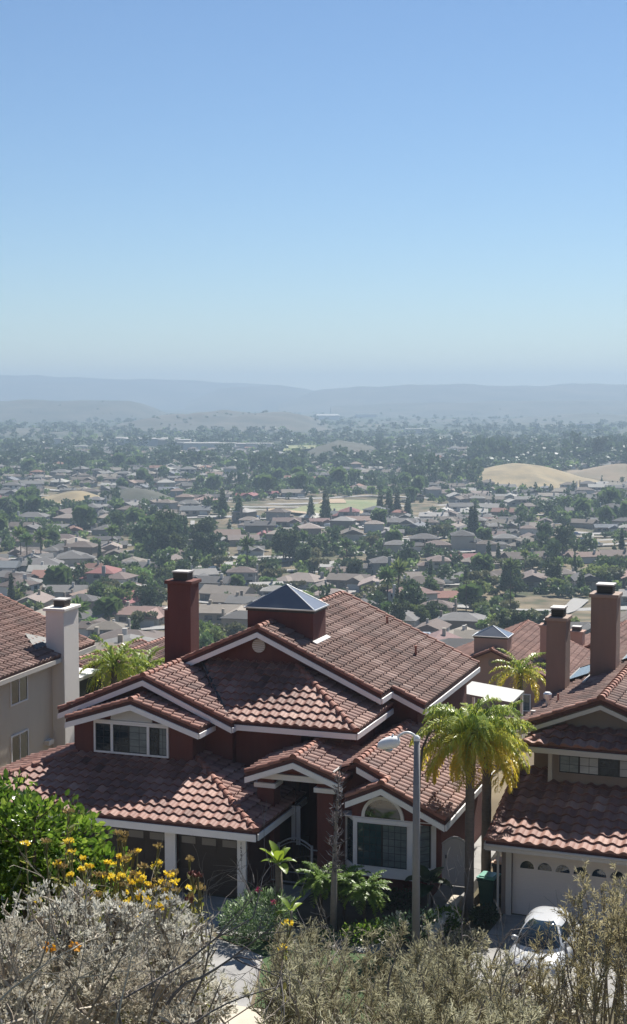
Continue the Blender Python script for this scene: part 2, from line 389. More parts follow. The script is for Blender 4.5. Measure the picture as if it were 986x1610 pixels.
sheet('meadow', [XY(445, 1560), XY(530, 1560), XY(520, 1720), XY(450, 1720)], mat('meadow', (.19, .19, .07), .95, .5, .02, (.13, .15, .05)), 7)
sheet('road', [XY(868, 1500), XY(886, 1480), XY(884, 1700), XY(874, 1700)], mat('pale_road', (.6, .58, .55), .9, .3, .05, (.5, .48, .45)), 3.5)

# ------------------------------------------------------------------ street level
def loc_sheet(name, poly, m, z, Wf=W1, kind='structure'):
    V = [Wf(u, v, z)[:] for u, v in poly]
    return tag(np_mesh(name, V, [list(range(len(V)))], m), kind=kind)
def slab(name, poly, m, z0, z1, Wf=W1):
    mb = MB(); mb.prism([Wf(u, v, z0)[:] for u, v in poly][::-1], (0, 0, z1 - z0))
    return tag(mb.build(name, m), kind='structure')
loc_sheet('street', [(-70, -18.2), (70, -18.2), (70, -9.6), (-70, -9.6)], M['asphalt'], .008)
for (u0, u1) in ((-70, -8.2), (.4, 9.9), (16.2, 70)):
    slab('kerb', [(u0, -9.6), (u1, -9.6), (u1, -9.42), (u0, -9.42)], M['concrete'], 0, .14)
slab('sidewalk', [(-70, -9.41), (70, -9.41), (70, -8.0), (-70, -8.0)], M['concrete_cream'], 0, .03)
slab('driveway', [(-8.0, -7.99), (3.4, -7.99), (2.4, -4.4), (.1, -3.3), (.1, .0), (-7.9, .0)], M['concrete'], 0, .02)
slab('driveway', [(-.3, -6.2), (5.2, -6.2), (5.2, .05), (-.1, .05)], M['concrete'], 0, .02, W2)
slab('path', [(.3, -3.1), (5.6, -3.1), (5.6, -1.9), (1.9, -1.9), (1.9, 1.9), (.5, 1.9), (.5, -1.9), (.3, -1.9)], M['concrete'], 0, .025)
for _v in (-2.0, -4.0, -6.0): loc_sheet('joint', [(-7.9, _v - .015), (.0 if _v > -3 else 2.2, _v - .015), (.0 if _v > -3 else 2.2, _v + .015), (-7.9, _v + .015)], M['asphalt'], .0245)
for _u in (-5.3, -2.67): loc_sheet('joint', [(_u - .015, -7.9), (_u + .015, -7.9), (_u + .015, -.1), (_u - .015, -.1)], M['asphalt'], .0285)
for _v in (-2.0, -4.0): loc_sheet('joint', [(-.1, _v - .015), (5.1, _v - .015), (5.1, _v + .015), (-.1, _v + .015)], M['asphalt'], .0245, W2)
loc_sheet('lawn', [(3.5, -7.9), (6.9, -7.9), (6.9, -3.2), (.3, -3.2), (2.4, -4.35)], M['lawn'], .01)
loc_sheet('planting_bed', [(1.95, -1.85), (6.95, -1.85), (6.95, 2.5), (1.95, 2.5)], M['soil'], .012)
slab('side_path', [(6.2, 1.4), (7.15, 1.4), (7.15, 9), (6.2, 9)], M['concrete'], 0, .42)

# ------------------------------------------------------------------ tiled roofs
def tile_arrays(poly, origin=None, Wd=.37, L=.42, amp=.07, n_s=8, clip=True):
    P = [Vector(p) for p in poly]
    n = Vector((0, 0, 0))
    for i in range(len(P)): n += P[i].cross(P[(i + 1) % len(P)])
    n.normalize()
    if n.z < 0: n = -n; P = P[::-1]
    t = (Vector((0, 0, 1)) - n * n.z).normalized(); s = t.cross(n)
    if origin is None: origin = min(P, key=lambda q: q.z)
    og = Vector(origin)
    ss = [(p - og).dot(s) for p in P]; ts = [(p - og).dot(t) for p in P]
    c0 = math.floor(min(ss) / Wd); c1 = math.ceil(max(ss) / Wd); r0 = math.floor(min(ts) / L + .02); r1 = math.ceil(max(ts) / L - .02)
    ncol, nrow = c1 - c0, r1 - r0
    sv = (c0 + np.arange(ncol * n_s + 1) / n_s) * Wd
    ph = (np.arange(ncol * n_s + 1) / n_s) % 1.0
    prof = np.where(ph < .62, np.sin(np.pi * ph / .62) * amp, -np.sin(np.pi * (ph - .62) / .38) * amp * .35)
    V = []; F = []; T = []
    ns = len(sv); col = np.minimum(np.arange(ns) // n_s, ncol - 1)
    lower_prev = None
    for r in range(nrow):
        jit = rng.uniform(-.014, .014, ncol); hj = rng.uniform(-.004, .007, ncol)
        tl = (r0 + r) * L + jit[col]; tu = np.full(ns, (r0 + r + 1) * L + .02)
        if r == 0: tl = np.full(ns, (r0) * L)
        base = len(V)
        lo = [og + s * a + t * float(b) + n * float(h) for a, b, h in zip(sv, tl, prof + .058 + hj[col])]
        up = [og + s * a + t * float(b) + n * float(h) for a, b, h in zip(sv, tu, prof * .9 + .0)]
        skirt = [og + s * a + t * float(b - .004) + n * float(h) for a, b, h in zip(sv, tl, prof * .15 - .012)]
        V += lo + up + skirt
        tt = np.clip(.5 + (rng.beta(2.2, 2.2, ncol) - .5) * .78 + .16 * np.sin((c0 + np.arange(ncol)) * .43 + r * .21) * np.cos(r * .37 + 1.3) + rng.normal(0, .08), 0, 1)
        if rng.random() < .15: tt = tt * .8
        for k in range(ns - 1):
            F.append((base + k, base + k + 1, base + ns + k + 1, base + ns + k)); T.append(tt[col[k]])
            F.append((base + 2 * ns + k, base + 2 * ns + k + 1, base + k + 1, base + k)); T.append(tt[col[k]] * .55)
    me = bpy.data.meshes.new('tmp'); me.from_pydata([v[:] for v in V], [], F)
    a = me.attributes.new('tint', 'FLOAT', 'FACE'); a.data.foreach_set('value', np.array(T, np.float32))
    bm = bmesh.new(); bm.from_mesh(me); bpy.data.meshes.remove(me)
    if clip:
        for i in range(len(P)):
            p, q = P[i], P[(i + 1) % len(P)]
            e = (q - p).normalized(); out = e.cross(n)
            if abs(e.dot(t)) < .02 and (p - og).dot(t) < .05: continue      # the eave stays scalloped
            bmesh.ops.bisect_plane(bm, geom=bm.verts[:] + bm.edges[:] + bm.faces[:], plane_co=p, plane_no=out, clear_outer=True, dist=1e-5)
    lay = bm.faces.layers.float.get('tint')
    bm.verts.index_update()
    Vo = [v.co[:] for v in bm.verts]; Fo = [[v.index for v in f.verts] for f in bm.faces]; To = [f[lay] for f in bm.faces]
    bm.free()
    return Vo, Fo, To

def roof(name, slopes, parent, m='tile_red', deck=.13, label=None, **kw):
    """slopes: convex polygons (eave first); every slope is tiled and has a deck below"""
    mb = MB()
    for sp in slopes:
        org = None
        if isinstance(sp, dict): org = sp['o']; sp = sp['p']
        V, F, T = tile_arrays(sp, org, **kw)
        b = len(mb.V); mb.V += V; mb.F += [[b + i for i in f] for f in F]; mb.I += [0] * len(F); mb.T += T
        P = [Vector(p) - Vector((0, 0, .018)) for p in sp]
        nz = Vector((0, 0, 0))
        for i in range(len(P)): nz += P[i].cross(P[(i + 1) % len(P)])
        if nz.z < 0: P = P[::-1]
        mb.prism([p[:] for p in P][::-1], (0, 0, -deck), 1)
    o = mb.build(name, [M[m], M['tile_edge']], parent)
    if label: o['label'] = label
    return o

def caps(p0, p1, parent, r=.105, L=.40, lift=.05, m='cap_tile', name='ridge_cap'):
    """one line of overlapping barrel tiles from p0 (lower end) to p1"""
    p0, p1 = Vector(p0), Vector(p1)
    if p0.z > p1.z + .01: p0, p1 = p1, p0
    d = p1 - p0; n = max(1, round(d.length / L)); d.normalize()
    side = d.cross(Vector((0, 0, 1))).normalized(); up = side.cross(d)
    mb = MB(); seg = 8; step = (p1 - p0).length / n
    for i in range(n):
        t = float(rng.beta(2, 2)); vs = []; fs = []
        jj = rng.uniform(-.006, .006)
        for (q, rr, lf) in ((i * step - .03, r * 1.08, lift + .028), (i * step - .03, r * .86, lift + .02), ((i + 1) * step + .02, r * .84, lift)):
            c = p0 + d * q + up * (lf - r * .45) + side * jj
            for k in range(seg + 1):
                a = math.pi * (k / seg * 1.16 - .08)
                vs.append((c + side * math.cos(a) * rr + up * math.sin(a) * rr)[:])
        k1 = seg + 1
        for k in range(seg):
            fs.append((k1 + k, k1 + k + 1, k + 1, k))
            fs.append((k, k + 1, 2 * k1 + k + 1, 2 * k1 + k))
        mb.add(vs, fs, 0, t)
        if i == 0: mb.add(vs[:k1], [list(range(k1))], 0, .1)
    return mb.build(name, M[m], parent, smooth=False)

def fascia(p0, p1, out, parent, drop=.10, h=.2, th=.05, m='white_trim', name='fascia', off=.02):
    p0, p1, out = Vector(p0), Vector(p1), Vector(out).normalized()
    a = [p0 + out * off, p1 + out * off, p1 + out * (off + th), p0 + out * (off + th)]
    mb = MB(); mb.prism([(q - Vector((0, 0, drop + h)))[:] for q in a], (0, 0, h))
    return mb.build(name, M[m], parent)

# ------------------------------------------------------------------ windows and doors
def window(parent, u0, u1, z0, z1, v, sashes, m_frame='white_trim', fw=.07, grid=(2, 4), depth=.06, name='window', inner='frame_black', out=-1):
    """a window in a wall that faces local -y; sashes: list of (share of width, glass material)"""
    f = MB()
    f.box((u0 - fw, v - depth, z0 - fw), (u1 + fw, v + .02, z0)); f.box((u0 - fw, v - depth, z1), (u1 + fw, v + .02, z1 + fw))
    f.box((u0 - fw, v - depth, z0), (u0, v + .02, z1)); f.box((u1, v - depth, z0), (u1 + fw, v + .02, z1))
    w = f.build(name, M[m_frame], parent)
    x = u0; tot = sum(a for a, _ in sashes)
    for k, (a, g) in enumerate(sashes):
        x1 = x + (u1 - u0) * a / tot
        s = MB(); b = .028
        s.box((x, v - .035, z0), (x + b, v - .005, z1)); s.box((x1 - b, v - .035, z0), (x1, v - .005, z1))
        s.box((x + b, v - .035, z0), (x1 - b, v - .005, z0 + b)); s.box((x + b, v - .035, z1 - b), (x1 - b, v - .005, z1))
        for i in range(1, grid[0]):
            xx = x + (x1 - x) * i / grid[0]; s.box((xx - .007, v - .024, z0 + b), (xx + .007, v - .008, z1 - b))
        for j in range(1, grid[1]):
            zz = z0 + (z1 - z0) * j / grid[1]; s.box((x + b, v - .0235, zz - .007), (x1 - b, v - .0085, zz + .007))
        s.build('sash', M[inner], w)
        p = MB(); p.box((x + b, v - .018, z0 + b), (x1 - b, v - .012, z1 - b))
        p.build('pane', M[g], w)
        x = x1
    return w

def chimney(parent, u0, u1, v0, v1, z0, z1, m, cap_m, flue=True, fm='flue', name='chimney', lip=.1):
    c = MB(); c.box((u0, v0, z0), (u1, v1, z1)); ch = c.build(name, M[m], parent, bevel=.015)
    b = MB(); b.box((u0 - lip, v0 - lip, z1 + .001), (u1 + lip, v1 + lip, z1 + .14)); b.build('chimney_cap', M[cap_m], ch, bevel=.02)
    if flue:
        w = min(.36, (u1 - u0) * .3); d = min(.3, (v1 - v0) * .32); cu, cv = (u0 + u1) / 2, (v0 + v1) / 2; zb = z1 + .142
        f = MB(); f.box((cu - w, cv - d, zb), (cu + w, cv + d, zb + .30), 0)
        for k in range(3): f.box((cu - w - .025, cv - d - .025, zb + .07 + k * .08), (cu + w + .025, cv + d + .025, zb + .095 + k * .08), 0)
        f.box((cu - w - .05, cv - d - .05, zb + .302), (cu + w + .05, cv + d + .05, zb + .36), 1)
        f.build('flue', [M[fm], M['flashing']], ch)
    return ch

def text_mesh(txt, size, m, parent, name, loc, rot):
    cu = bpy.data.curves.new(name, 'FONT'); cu.body = txt; cu.size = size; cu.align_x = 'CENTER'; cu.align_y = 'CENTER'; cu.extrude = .006
    o = bpy.data.objects.new(name, cu); COL.objects.link(o); o.parent = parent; o.location = loc; o.rotation_euler = rot
    dg = bpy.context.evaluated_depsgraph_get(); dg.update()
    me = bpy.data.meshes.new_from_object(o.evaluated_get(dg))
    me.materials.clear(); me.materials.append(m)
    bpy.data.objects.remove(o)
    q = bpy.data.objects.new(name, me); COL.objects.link(q); q.parent = parent; q.location = loc; q.rotation_euler = rot
    return q

FRONT, SIDE, LEFT, BACK = (0, -1, 0), (1, 0, 0), (-1, 0, 0), (0, 1, 0)

def skylight(parent, u0, u1, v0, v1, z0, z1, h, m_wall):
    s = MB(); s.box((u0, v0, z0), (u1, v1, z1)); sk = s.build('skylight', M[m_wall], parent)
    b = MB(); b.box((u0 - .05, v0 - .05, z1 + .001), (u1 + .05, v1 + .05, z1 + .1)); b.build('curb', M['metal_dark'], sk)
    e = MB(); e.box((u0 - .12, v0 - .12, z1 + .102), (u1 + .12, v1 + .12, z1 + .15)); e.build('rim', M['metal_pale'], sk)
    cu, cv, zb = (u0 + u1) / 2, (v0 + v1) / 2, z1 + .152
    p = MB(); q = [(u0 - .06, v0 - .06, zb), (u1 + .06, v0 - .06, zb), (u1 + .06, v1 + .06, zb), (u0 - .06, v1 + .06, zb), (cu, cv, zb + h)]
    p.add(q, [(0, 1, 4), (1, 2, 4), (2, 3, 4), (3, 0, 4), (3, 2, 1, 0)]); p.build('pyramid', M['skylight_glass'], sk)
    r = MB()
    for a in q[:4]: r.tube([a, q[4]], .022, 5)
    r.build('rib', M['metal_pale'], sk)
    return sk

# ================================================================== THE RED HOUSE
def red_house():
    H = thing('house', 'dark red stucco house with brown garage doors and an arched bay window', 'house', O1, -TH)
    # --- garage wing
    g = roof('roof', [
        [(-11.5, -.5, 2.58), (.65, -.5, 2.58), (-2.95, 3.1, 3.786), (-7.9, 3.1, 3.786)],
        [(.65, -.5, 2.58), (.65, 4.35, 2.58), (-3.3, 4.35, 3.903), (-3.3, 3.45, 3.903)],
        [(-11.5, 6, 2.58), (-11.5, -.5, 2.58), (-7.9, 3.1, 3.786), (-7.9, 6, 3.786)]], H, 'tile_red', label='low tiled roof over the garage, partly in shade')
    caps((.62, -.47, 2.58), (-3.3, 3.45, 3.903), g, .12, .42); caps((-11.47, -.47, 2.58), (-7.9, 3.1, 3.786), g, .12, .42)
    fascia((-11.5, -.5, 2.58), (.65, -.5, 2.58), FRONT, g, .10, .24); fascia((.65, -.45, 2.58), (.65, 4.3, 2.58), SIDE, g, .10, .22)
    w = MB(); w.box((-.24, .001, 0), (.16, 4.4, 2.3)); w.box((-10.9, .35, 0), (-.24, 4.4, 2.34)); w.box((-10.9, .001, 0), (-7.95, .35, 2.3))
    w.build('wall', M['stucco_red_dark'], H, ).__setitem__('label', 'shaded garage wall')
    for u0, u1 in ((-.2, .12), (-2.87, -2.47), (-8.1, -7.7)):
        MB().box((u0, -.12, 0), (u1, .0, 2.22)).build('pillar', M['white_trim'], H, bevel=.012)
    MB().box((-8.1, -.13, 2.22), (.13, .0, 2.42)).build('lintel', M['white_trim'], H)
    for u0, u1, nw in ((-2.47, -.2, 3), (-7.7, -2.87, 6)):
        d = MB(); d.box((u0, .16, .02), (u1, .22, 2.22))
        for k in range(1, 5):
            d.box((u0, .155, .02 + k * .44 - .012), (u1, .16, .02 + k * .44 + .012))
        nc = 3 if nw == 3 else 6
        for k in range(4):
            for j in range(nc):
                cu = u0 + (u1 - u0) * (j + .5) / nc; hw = (u1 - u0) / nc / 2 - .1
                if k < 4: d.box((cu - hw, .148, .1 + k * .44), (cu + hw, .1595, .02 + (k + 1) * .44 - .08))
        gd = d.build('garage_door', M['door_brown'], H, bevel=.008)
        for j in range(nw):
            cu = u0 + (u1 - u0) * (j + .5) / nw; hw = (u1 - u0) / nw / 2 - .12
            MB().box((cu - hw, .14, 1.72), (cu + hw, .1475, 1.96)).build('pane', M['door_pane'], gd)
    for k, ch in enumerate('16390'):
        text_mesh(ch, .145, M['metal_dark'], H, 'house_number', (-.05, -.122, 1.98 - k * .135), (R(90), 0, 0))
    MB().lathe([(.035, 0), (.05, .03), (.03, .07)], (-.05, -.15, 2.3), 10).build('porch_light', M['metal_dark'], H)
    # --- upper left block: the big gable and the smaller gable in front of it
    zr, pr, ur = 6.62, .425, -5.5
    ze = lambda u: zr - pr * abs(u - ur)
    r2 = roof('roof', [
        [(-1.95, 3.7, ze(-1.95)), (-1.95, 4.4, ze(-1.95)), (-4.9, 8.2, ze(-4.9)), (ur, 8.2, zr), (ur, 3.7, zr)],
        [(-9.05, 9, ze(-9.05)), (-9.05, 3.7, ze(-9.05)), (ur, 3.7, zr), (ur, 9, zr)]], H, 'tile_red', label='tiled gable roof over the upper left rooms')
    caps((ur, 3.72, zr), (ur, 8.3, zr), r2, .12, .42)
    caps((-1.97, 3.78, ze(-1.97)), (ur, 3.78, zr), r2, .10, .42, name='rake_tile'); caps((-9.03, 3.78, ze(-9.03)), (ur, 3.78, zr), r2, .10, .42, name='rake_tile')
    fascia((-1.95, 3.7, ze(-1.95)), (ur, 3.7, zr), FRONT, r2, .15, .2); fascia((-9.05, 3.7, ze(-9.05)), (ur, 3.7, zr), FRONT, r2, .15, .2)
    fascia((-1.95, 3.66, ze(-1.95)), (-1.95, 4.2, ze(-1.95)), SIDE, r2, .15, .18)
    w = MB(); w.prism([(-8.6, 4.1, 2.2), (-2.1, 4.1, 2.2), (-2.1, 4.1, ze(-2.1) - .2), (ur, 4.1, zr - .17), (-8.6, 4.1, ze(-8.6) - .2)], (0, 5, 0))
    w.build('wall', M['stucco_red'], H)
    zr3, pr3, ur3 = 5.93, .32, -5.46
    z3 = lambda u: zr3 - pr3 * abs(u - ur3)
    r3 = roof('roof', [
        [(-2.78, 2.6, z3(-2.78)), (-2.78, 4.1, z3(-2.78)), (ur3, 4.1, zr3), (ur3, 2.6, zr3)],
        [(-8.14, 4.1, z3(-8.14)), (-8.14, 2.6, z3(-8.14)), (ur3, 2.6, zr3), (ur3, 4.1, zr3)]], H, 'tile_red', label='small gable roof over the upper window')
    caps((ur3, 2.62, zr3), (ur3, 4.08, zr3), r3, .12, .42)
    caps((-2.8, 2.68, z3(-2.8)), (ur3, 2.68, zr3), r3, .10, .42, name='rake_tile'); caps((-8.12, 2.68, z3(-8.12)), (ur3, 2.68, zr3), r3, .10, .42, name='rake_tile')
    fascia((-2.78, 2.6, z3(-2.78)), (ur3, 2.6, zr3), FRONT, r3, .15, .2); fascia((-8.14, 2.6, z3(-8.14)), (ur3, 2.6, zr3), FRONT, r3, .15, .2)
    fascia((-2.78, 2.56, z3(-2.78)), (-2.78, 4.0, z3(-2.78)), SIDE, r3, .15, .18)
    w = MB(); w.prism([(-7.95, 3.0, 2.6), (-3.2, 3.0, 2.6), (-3.2, 3.0, z3(-3.2) - .18), (ur3, 3.0, zr3 - .17), (-7.95, 3.0, z3(-7.95) - .18)], (0, 1.09, 0))
    w.build('wall', M['stucco_red'], H)
    window(H, -7.08, -4.2, 3.9, 4.92, 2.98, [(.85, 'glass_dark'), (1.0, 'glass_dark'), (1.15, 'glass_blind'), (.5, 'glass_dark'), (.45, 'glass_blind')], grid=(2, 4))
    for x in (-6.4, -4.93): MB().box((x - .05, 2.9, 3.9), (x + .05, 2.94, 4.92)).build('mullion', M['white_trim'], H)
    MB().box((-7.55, 2.9, 5.0), (-3.9, 2.995, 5.07)).build('window_head', M['white_trim'], H)
    hw, hz = .84, .72; pts = [(-5.62 + hw * math.cos(math.pi * k / 20), 2.985, 5.075 + hz * math.sin(math.pi * k / 20)) for k in range(21)]
    MB().prism(pts, (0, -.04, 0)).build('fan_panel', mat('fan_panel', (.55, .55, .53), .7, .3, 3, (.48, .47, .45)), H)
    # --- the shed roof in the middle, and its wall
    m0 = [(-2.3, 4.0, 5.12), (2.68, 4.0, 5.12), (-.82, 7.5, 6.66), (-4.9, 7.5, 6.66)]
    r4 = roof('roof', [m0, [(2.68, 4.0, 5.12), (2.68, 8.55, 5.12), (-.82, 8.55, 6.66), (-.82, 7.5, 6.66)]], H, 'tile_red', label='hipped tile roof below the main gable, half in shadow')
    caps((2.66, 4.02, 5.12), (-.8, 7.48, 6.66), r4, .13, .42)
    fascia((-1.95, 4.0, 5.12), (2.68, 4.0, 5.12), FRONT, r4, .10, .2); fascia((2.68, 3.96, 5.12), (2.68, 8.5, 5.12), SIDE, r4, .10, .2)
    vf = MB(); vf.tube([(-2.2, 4.05, 5.2), (-4.85, 7.45, 6.7)], .05, 6); vf.build('valley_flashing', M['metal_dark'], r4)
    w = MB(); w.box((-2.4, 4.42, 2.2), (.45, 7.6, 4.95)); w.box((.45, 5.3, 0), (2.25, 7.6, 4.95)); w.build('wall', M['stucco_red'], H)
    # --- the main roof
    zr5, pr5, ur5 = 8.10, .455, -2.25
    z5 = lambda u: zr5 - pr5 * abs(u - ur5)
    e0 = (2.7, 7.0, z5(2.7)); er = z5(4.0)
    o5 = (4.0, 7.0, er)
    r5 = roof('roof', [
        {'p': [(2.7, 7.0, z5(2.7)), (2.7, 8.4, z5(2.7)), (ur5, 8.4, zr5), (ur5, 7.0, zr5)], 'o': o5},
        {'p': [(4.0, 8.4, er), (4.0, 17.5, er), (ur5, 17.5, zr5), (ur5, 8.4, zr5)], 'o': o5},
        [(-8.6, 17.5, z5(-8.6)), (-8.6, 7.0, z5(-8.6)), (ur5, 7.0, zr5), (ur5, 17.5, zr5)]], H, 'tile_old', label='large weathered tile roof over the main block')
    caps((ur5, 7.02, zr5), (ur5, 17.48, zr5), r5, .12, .42)
    caps((2.68, 7.08, z5(2.68)), (ur5, 7.08, zr5), r5, .10, .42, name='rake_tile'); caps((-8.58, 7.08, z5(-8.58)), (ur5, 7.08, zr5), r5, .10, .42, name='rake_tile')
    caps((3.98, 8.48, z5(3.98)), (2.7, 8.48, z5(2.7)), r5, .10, .42, name='rake_tile'); caps((3.98, 17.42, z5(3.98)), (ur5, 17.42, zr5), r5, .10, .42, name='rake_tile')
    fascia((2.7, 7.0, z5(2.7)), (ur5, 7.0, zr5), FRONT, r5, .17, .2); fascia((-8.6, 7.0, z5(-8.6)), (ur5, 7.0, zr5), FRONT, r5, .17, .2)
    fascia((2.7, 6.96, z5(2.7)), (2.7, 8.4, z5(2.7)), SIDE, r5, .15, .2); fascia((4.0, 8.4, er), (2.72, 8.4, z5(2.72)), FRONT, r5, .17, .2)
    fascia((4.0, 8.36, er), (4.0, 17.5, er), SIDE, r5, .15, .2)
    w = MB(); w.prism([(-8.1, 7.5, 0), (2.3, 7.5, 0), (2.3, 7.5, z5(2.3) - .2), (ur5, 7.5, zr5 - .18), (-8.1, 7.5, z5(-8.1) - .2)], (0, 9.5, 0))
    w.prism([(2.25, 8.85, 0), (3.6, 8.85, 0), (3.6, 8.85, z5(3.6) - .2), (2.25, 8.85, z5(2.25) - .2)], (0, 8.1, 0))
    w.build('wall', M['stucco_red'], H)
    v = MB(); n = 24; c = (-2.38, 7.32)
    v.add([(c[0] + .27 * math.cos(2 * math.pi * k / n), 7.495, c[1] + .27 * math.sin(2 * math.pi * k / n)) for k in range(n)] + [(c[0] + .27 * math.cos(2 * math.pi * k / n), 7.44, c[1] + .27 * math.sin(2 * math.pi * k / n)) for k in range(n)],
          [list(range(2 * n - 1, n - 1, -1))] + [(k, (k + 1) % n, n + (k + 1) % n, n + k) for k in range(n)])
    vt = v.build('gable_vent', M['grey_trim'], H)
    sl = MB()
    for k in range(6):
        zz = c[1] - .2 + k * .08; hw = math.sqrt(max(.0, .25 ** 2 - (zz - c[1]) ** 2)); sl.box((c[0] - hw, 7.415, zz - .012), (c[0] + hw, 7.439, zz + .012))
    sl.build('louvre', M['white_trim'], vt)
    for (u, vv, hh) in ((2.16, 13.8, .42), (.19, 16.25, .3)):
        z = z5(u); MB().lathe([(.05, -.1), (.05, hh), (.065, hh), (.065, hh + .04)], (u, vv, z), 10).build('vent_pipe', M['cap_tile'], r5)
    skylight(H, -3.3, -.55, 8.6, 10.1, 6.9, 8.5, .85, 'stucco_red')
    MB().prism([(-.54, 8.5, z5(-.54) + .06), (-.36, 8.5, z5(-.36) + .06), (-.36, 10.2, z5(-.36) + .06), (-.54, 10.2, z5(-.54) + .06)], (0, 0, .05)).build('flashing', M['flashing'], H)
    ch = chimney(H, -6.87, -5.85, 8.8, 9.65, 4.6, 9.38, 'stucco_red', 'stucco_red', lip=.09)
    MB().box((-7.03, 8.85, 4.6), (-6.873, 9.6, 8.3)).build('chimney_shoulder', M['stucco_red'], ch)
    MB().box((-7.09, 8.8, 8.301), (-6.873, 9.65, 8.36)).build('shoulder_cap', M['grey_trim'], ch)
    # --- porch
    zp, pp, up = 4.62, .37, 1.22
    zq = lambda u: zp - pp * abs(u - up)
    rp = roof('roof', [
        [(3.0, 1.5, zq(3.0)), (3.0, 5.3, zq(3.0)), (up, 5.3, zp), (up, 1.5, zp)],
        [(-.55, 4.45, zq(-.55)), (-.55, 1.5, zq(-.55)), (up, 1.5, zp), (up, 4.45, zp)]], H, 'tile_red', label='small gable roof over the entry porch')
    caps((up, 1.52, zp), (up, 4.4, zp), rp, .12, .42)
    caps((2.98, 1.58, zq(2.98)), (up, 1.58, zp), rp, .10, .42, name='rake_tile'); caps((-.53, 1.58, zq(-.53)), (up, 1.58, zp), rp, .10, .42, name='rake_tile')
    fascia((3.0, 1.5, zq(3.0)), (up, 1.5, zp), FRONT, rp, .15, .2); fascia((-.55, 1.5, zq(-.55)), (up, 1.5, zp), FRONT, rp, .15, .2)
    MB().prism([(-.3, 1.95, zq(-.3) - .2), (2.6, 1.95, zq(2.6) - .2), (up, 1.95, zp - .17)], (0, .12, 0)).build('gable_panel', M['stucco_red'], H)
    MB().box((-.3, 1.85, 3.72), (2.55, 2.25, 3.92)).build('beam', M['white_trim'], H)
    for u0, u1 in ((-.3, .32), (1.9, 2.5)):
        pl = MB(); pl.box((u0, 2.0, 0), (u1, 2.6, 3.72)); pl = pl.build('porch_post', M['stucco_red'], H, bevel=.012)
        MB().box((u0 - .09, 1.9, 3.38), (u1 + .09, 2.7, 3.55)).build('capital', M['white_trim'], pl, bevel=.015)
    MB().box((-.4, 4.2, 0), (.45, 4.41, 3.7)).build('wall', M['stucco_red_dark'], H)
    dr = MB(); dr.box((.95, 5.22, .15), (1.9, 5.29, 2.3)); dr = dr.build('front_door', M['door_brown'], H, bevel=.01)
    MB().box((1.75, 5.15, 1.1), (1.79, 5.215, 1.25)).build('handle', M['chrome'], dr)
    # --- right wing with the bay
    pw, uw, zw = .475, 3.3, 4.5
    zs = lambda u: zw - pw * (u - uw)
    ow = (6.55, 1.5, zs(6.55))
    ub = 4.36; zb = zs(ub)
    rw = roof('roof', [
        {'p': [(6.55, 1.5, zs(6.55)), (6.55, 2.12, zs(6.55)), (ub, 2.12, zb), (ub, 1.5, zb)], 'o': ow},
        {'p': [(6.55, 2.12, zs(6.55)), (6.55, 9.0, zs(6.55)), (uw, 9.0, zw), (uw, 2.12, zw)], 'o': ow},
        [(3.1, 2.75, zb - .45 * (ub - 3.1)), (3.1, 1.5, zb - .45 * (ub - 3.1)), (ub, 1.5, zb), (ub, 2.75, zb)],
        [(2.3, 8.8, zw - .47), (2.3, 2.12, zw - .47), (uw, 2.12, zw), (uw, 8.8, zw)]], H, 'tile_red', label='tiled roof over the bay window wing')
    caps((uw, 2.14, zw), (uw, 8.8, zw), rw, .12, .42); caps((ub, 1.52, zb), (ub, 2.35, zb), rw, .12, .42)
    caps((6.53, 1.58, zs(6.53)), (ub, 1.58, zb), rw, .10, .42, name='rake_tile'); caps((3.12, 1.58, zb - .45 * (ub - 3.12)), (ub, 1.58, zb), rw, .10, .42, name='rake_tile')
    caps((ub, 2.2, zb), (uw, 2.2, zw), rw, .10, .42, name='rake_tile')
    fascia((6.55, 1.5, zs(6.55)), (ub, 1.5, zb), FRONT, rw, .15, .2); fascia((3.1, 1.5, zb - .45 * (ub - 3.1)), (ub, 1.5, zb), FRONT, rw, .15, .2)
    fascia((ub - .05, 2.12, zs(ub - .05)), (uw, 2.12, zw), FRONT, rw, .15, .2); fascia((6.55, 1.46, zs(6.55)), (6.55, 9.0, zs(6.55)), SIDE, rw, .13, .2)
    MB().tube([(2.62, 1.6, 4.22), (2.62, 5.2, 4.22)], .035, 6).build('valley_flashing', M['flashing'], rw)
    w = MB(); w.prism([(2.45, 2.6, 0), (6.15, 2.6, 0), (6.15, 2.6, zs(6.15) - .2), (uw, 2.6, zw - .17), (2.45, 2.6, zw - .6)], (0, 6.2, 0))
    zl = zb - .45 * (ub - 3.15)
    w.prism([(3.15, 2.06, 2.56), (5.95, 2.06, 2.56), (5.95, 2.06, zs(5.95) - .2), (ub, 2.06, zb - .18), (3.15, 2.06, zl - .19)], (0, .56, 0))
    w.build('wall', M['stucco_red'], H)
    bay = [(2.72, 2.6), (3.2, 2.0), (5.36, 2.0), (5.98, 2.6)]
    bw = MB()
    bw.prism([(x, y, .62) for x, y in bay], (0, 0, .34)); bw.prism([(x, y, 2.5) for x, y in bay], (0, 0, .13))
    bw.box((3.2, 2.002, .95), (3.34, 2.1, 2.51)); bw.box((5.14, 2.002, .95), (5.36, 2.1, 2.51))
    bw.prism([(2.72, 2.6, .95), (2.82, 2.475, .95), (2.9, 2.55, .95), (2.8, 2.66, .95)], (0, 0, 1.56)); bw.prism([(5.98, 2.6, .95), (5.84, 2.465, .95), (5.78, 2.55, .95), (5.9, 2.66, .95)], (0, 0, 1.56))
    by = bw.build('bay_window', M['white_trim'], H, bevel=.01)
    window(by, 3.36, 5.12, 1.0, 2.48, 2.03, [(1, 'glass_sheen'), (1, 'glass_blind')], grid=(4, 6), fw=.03, name='front_window')
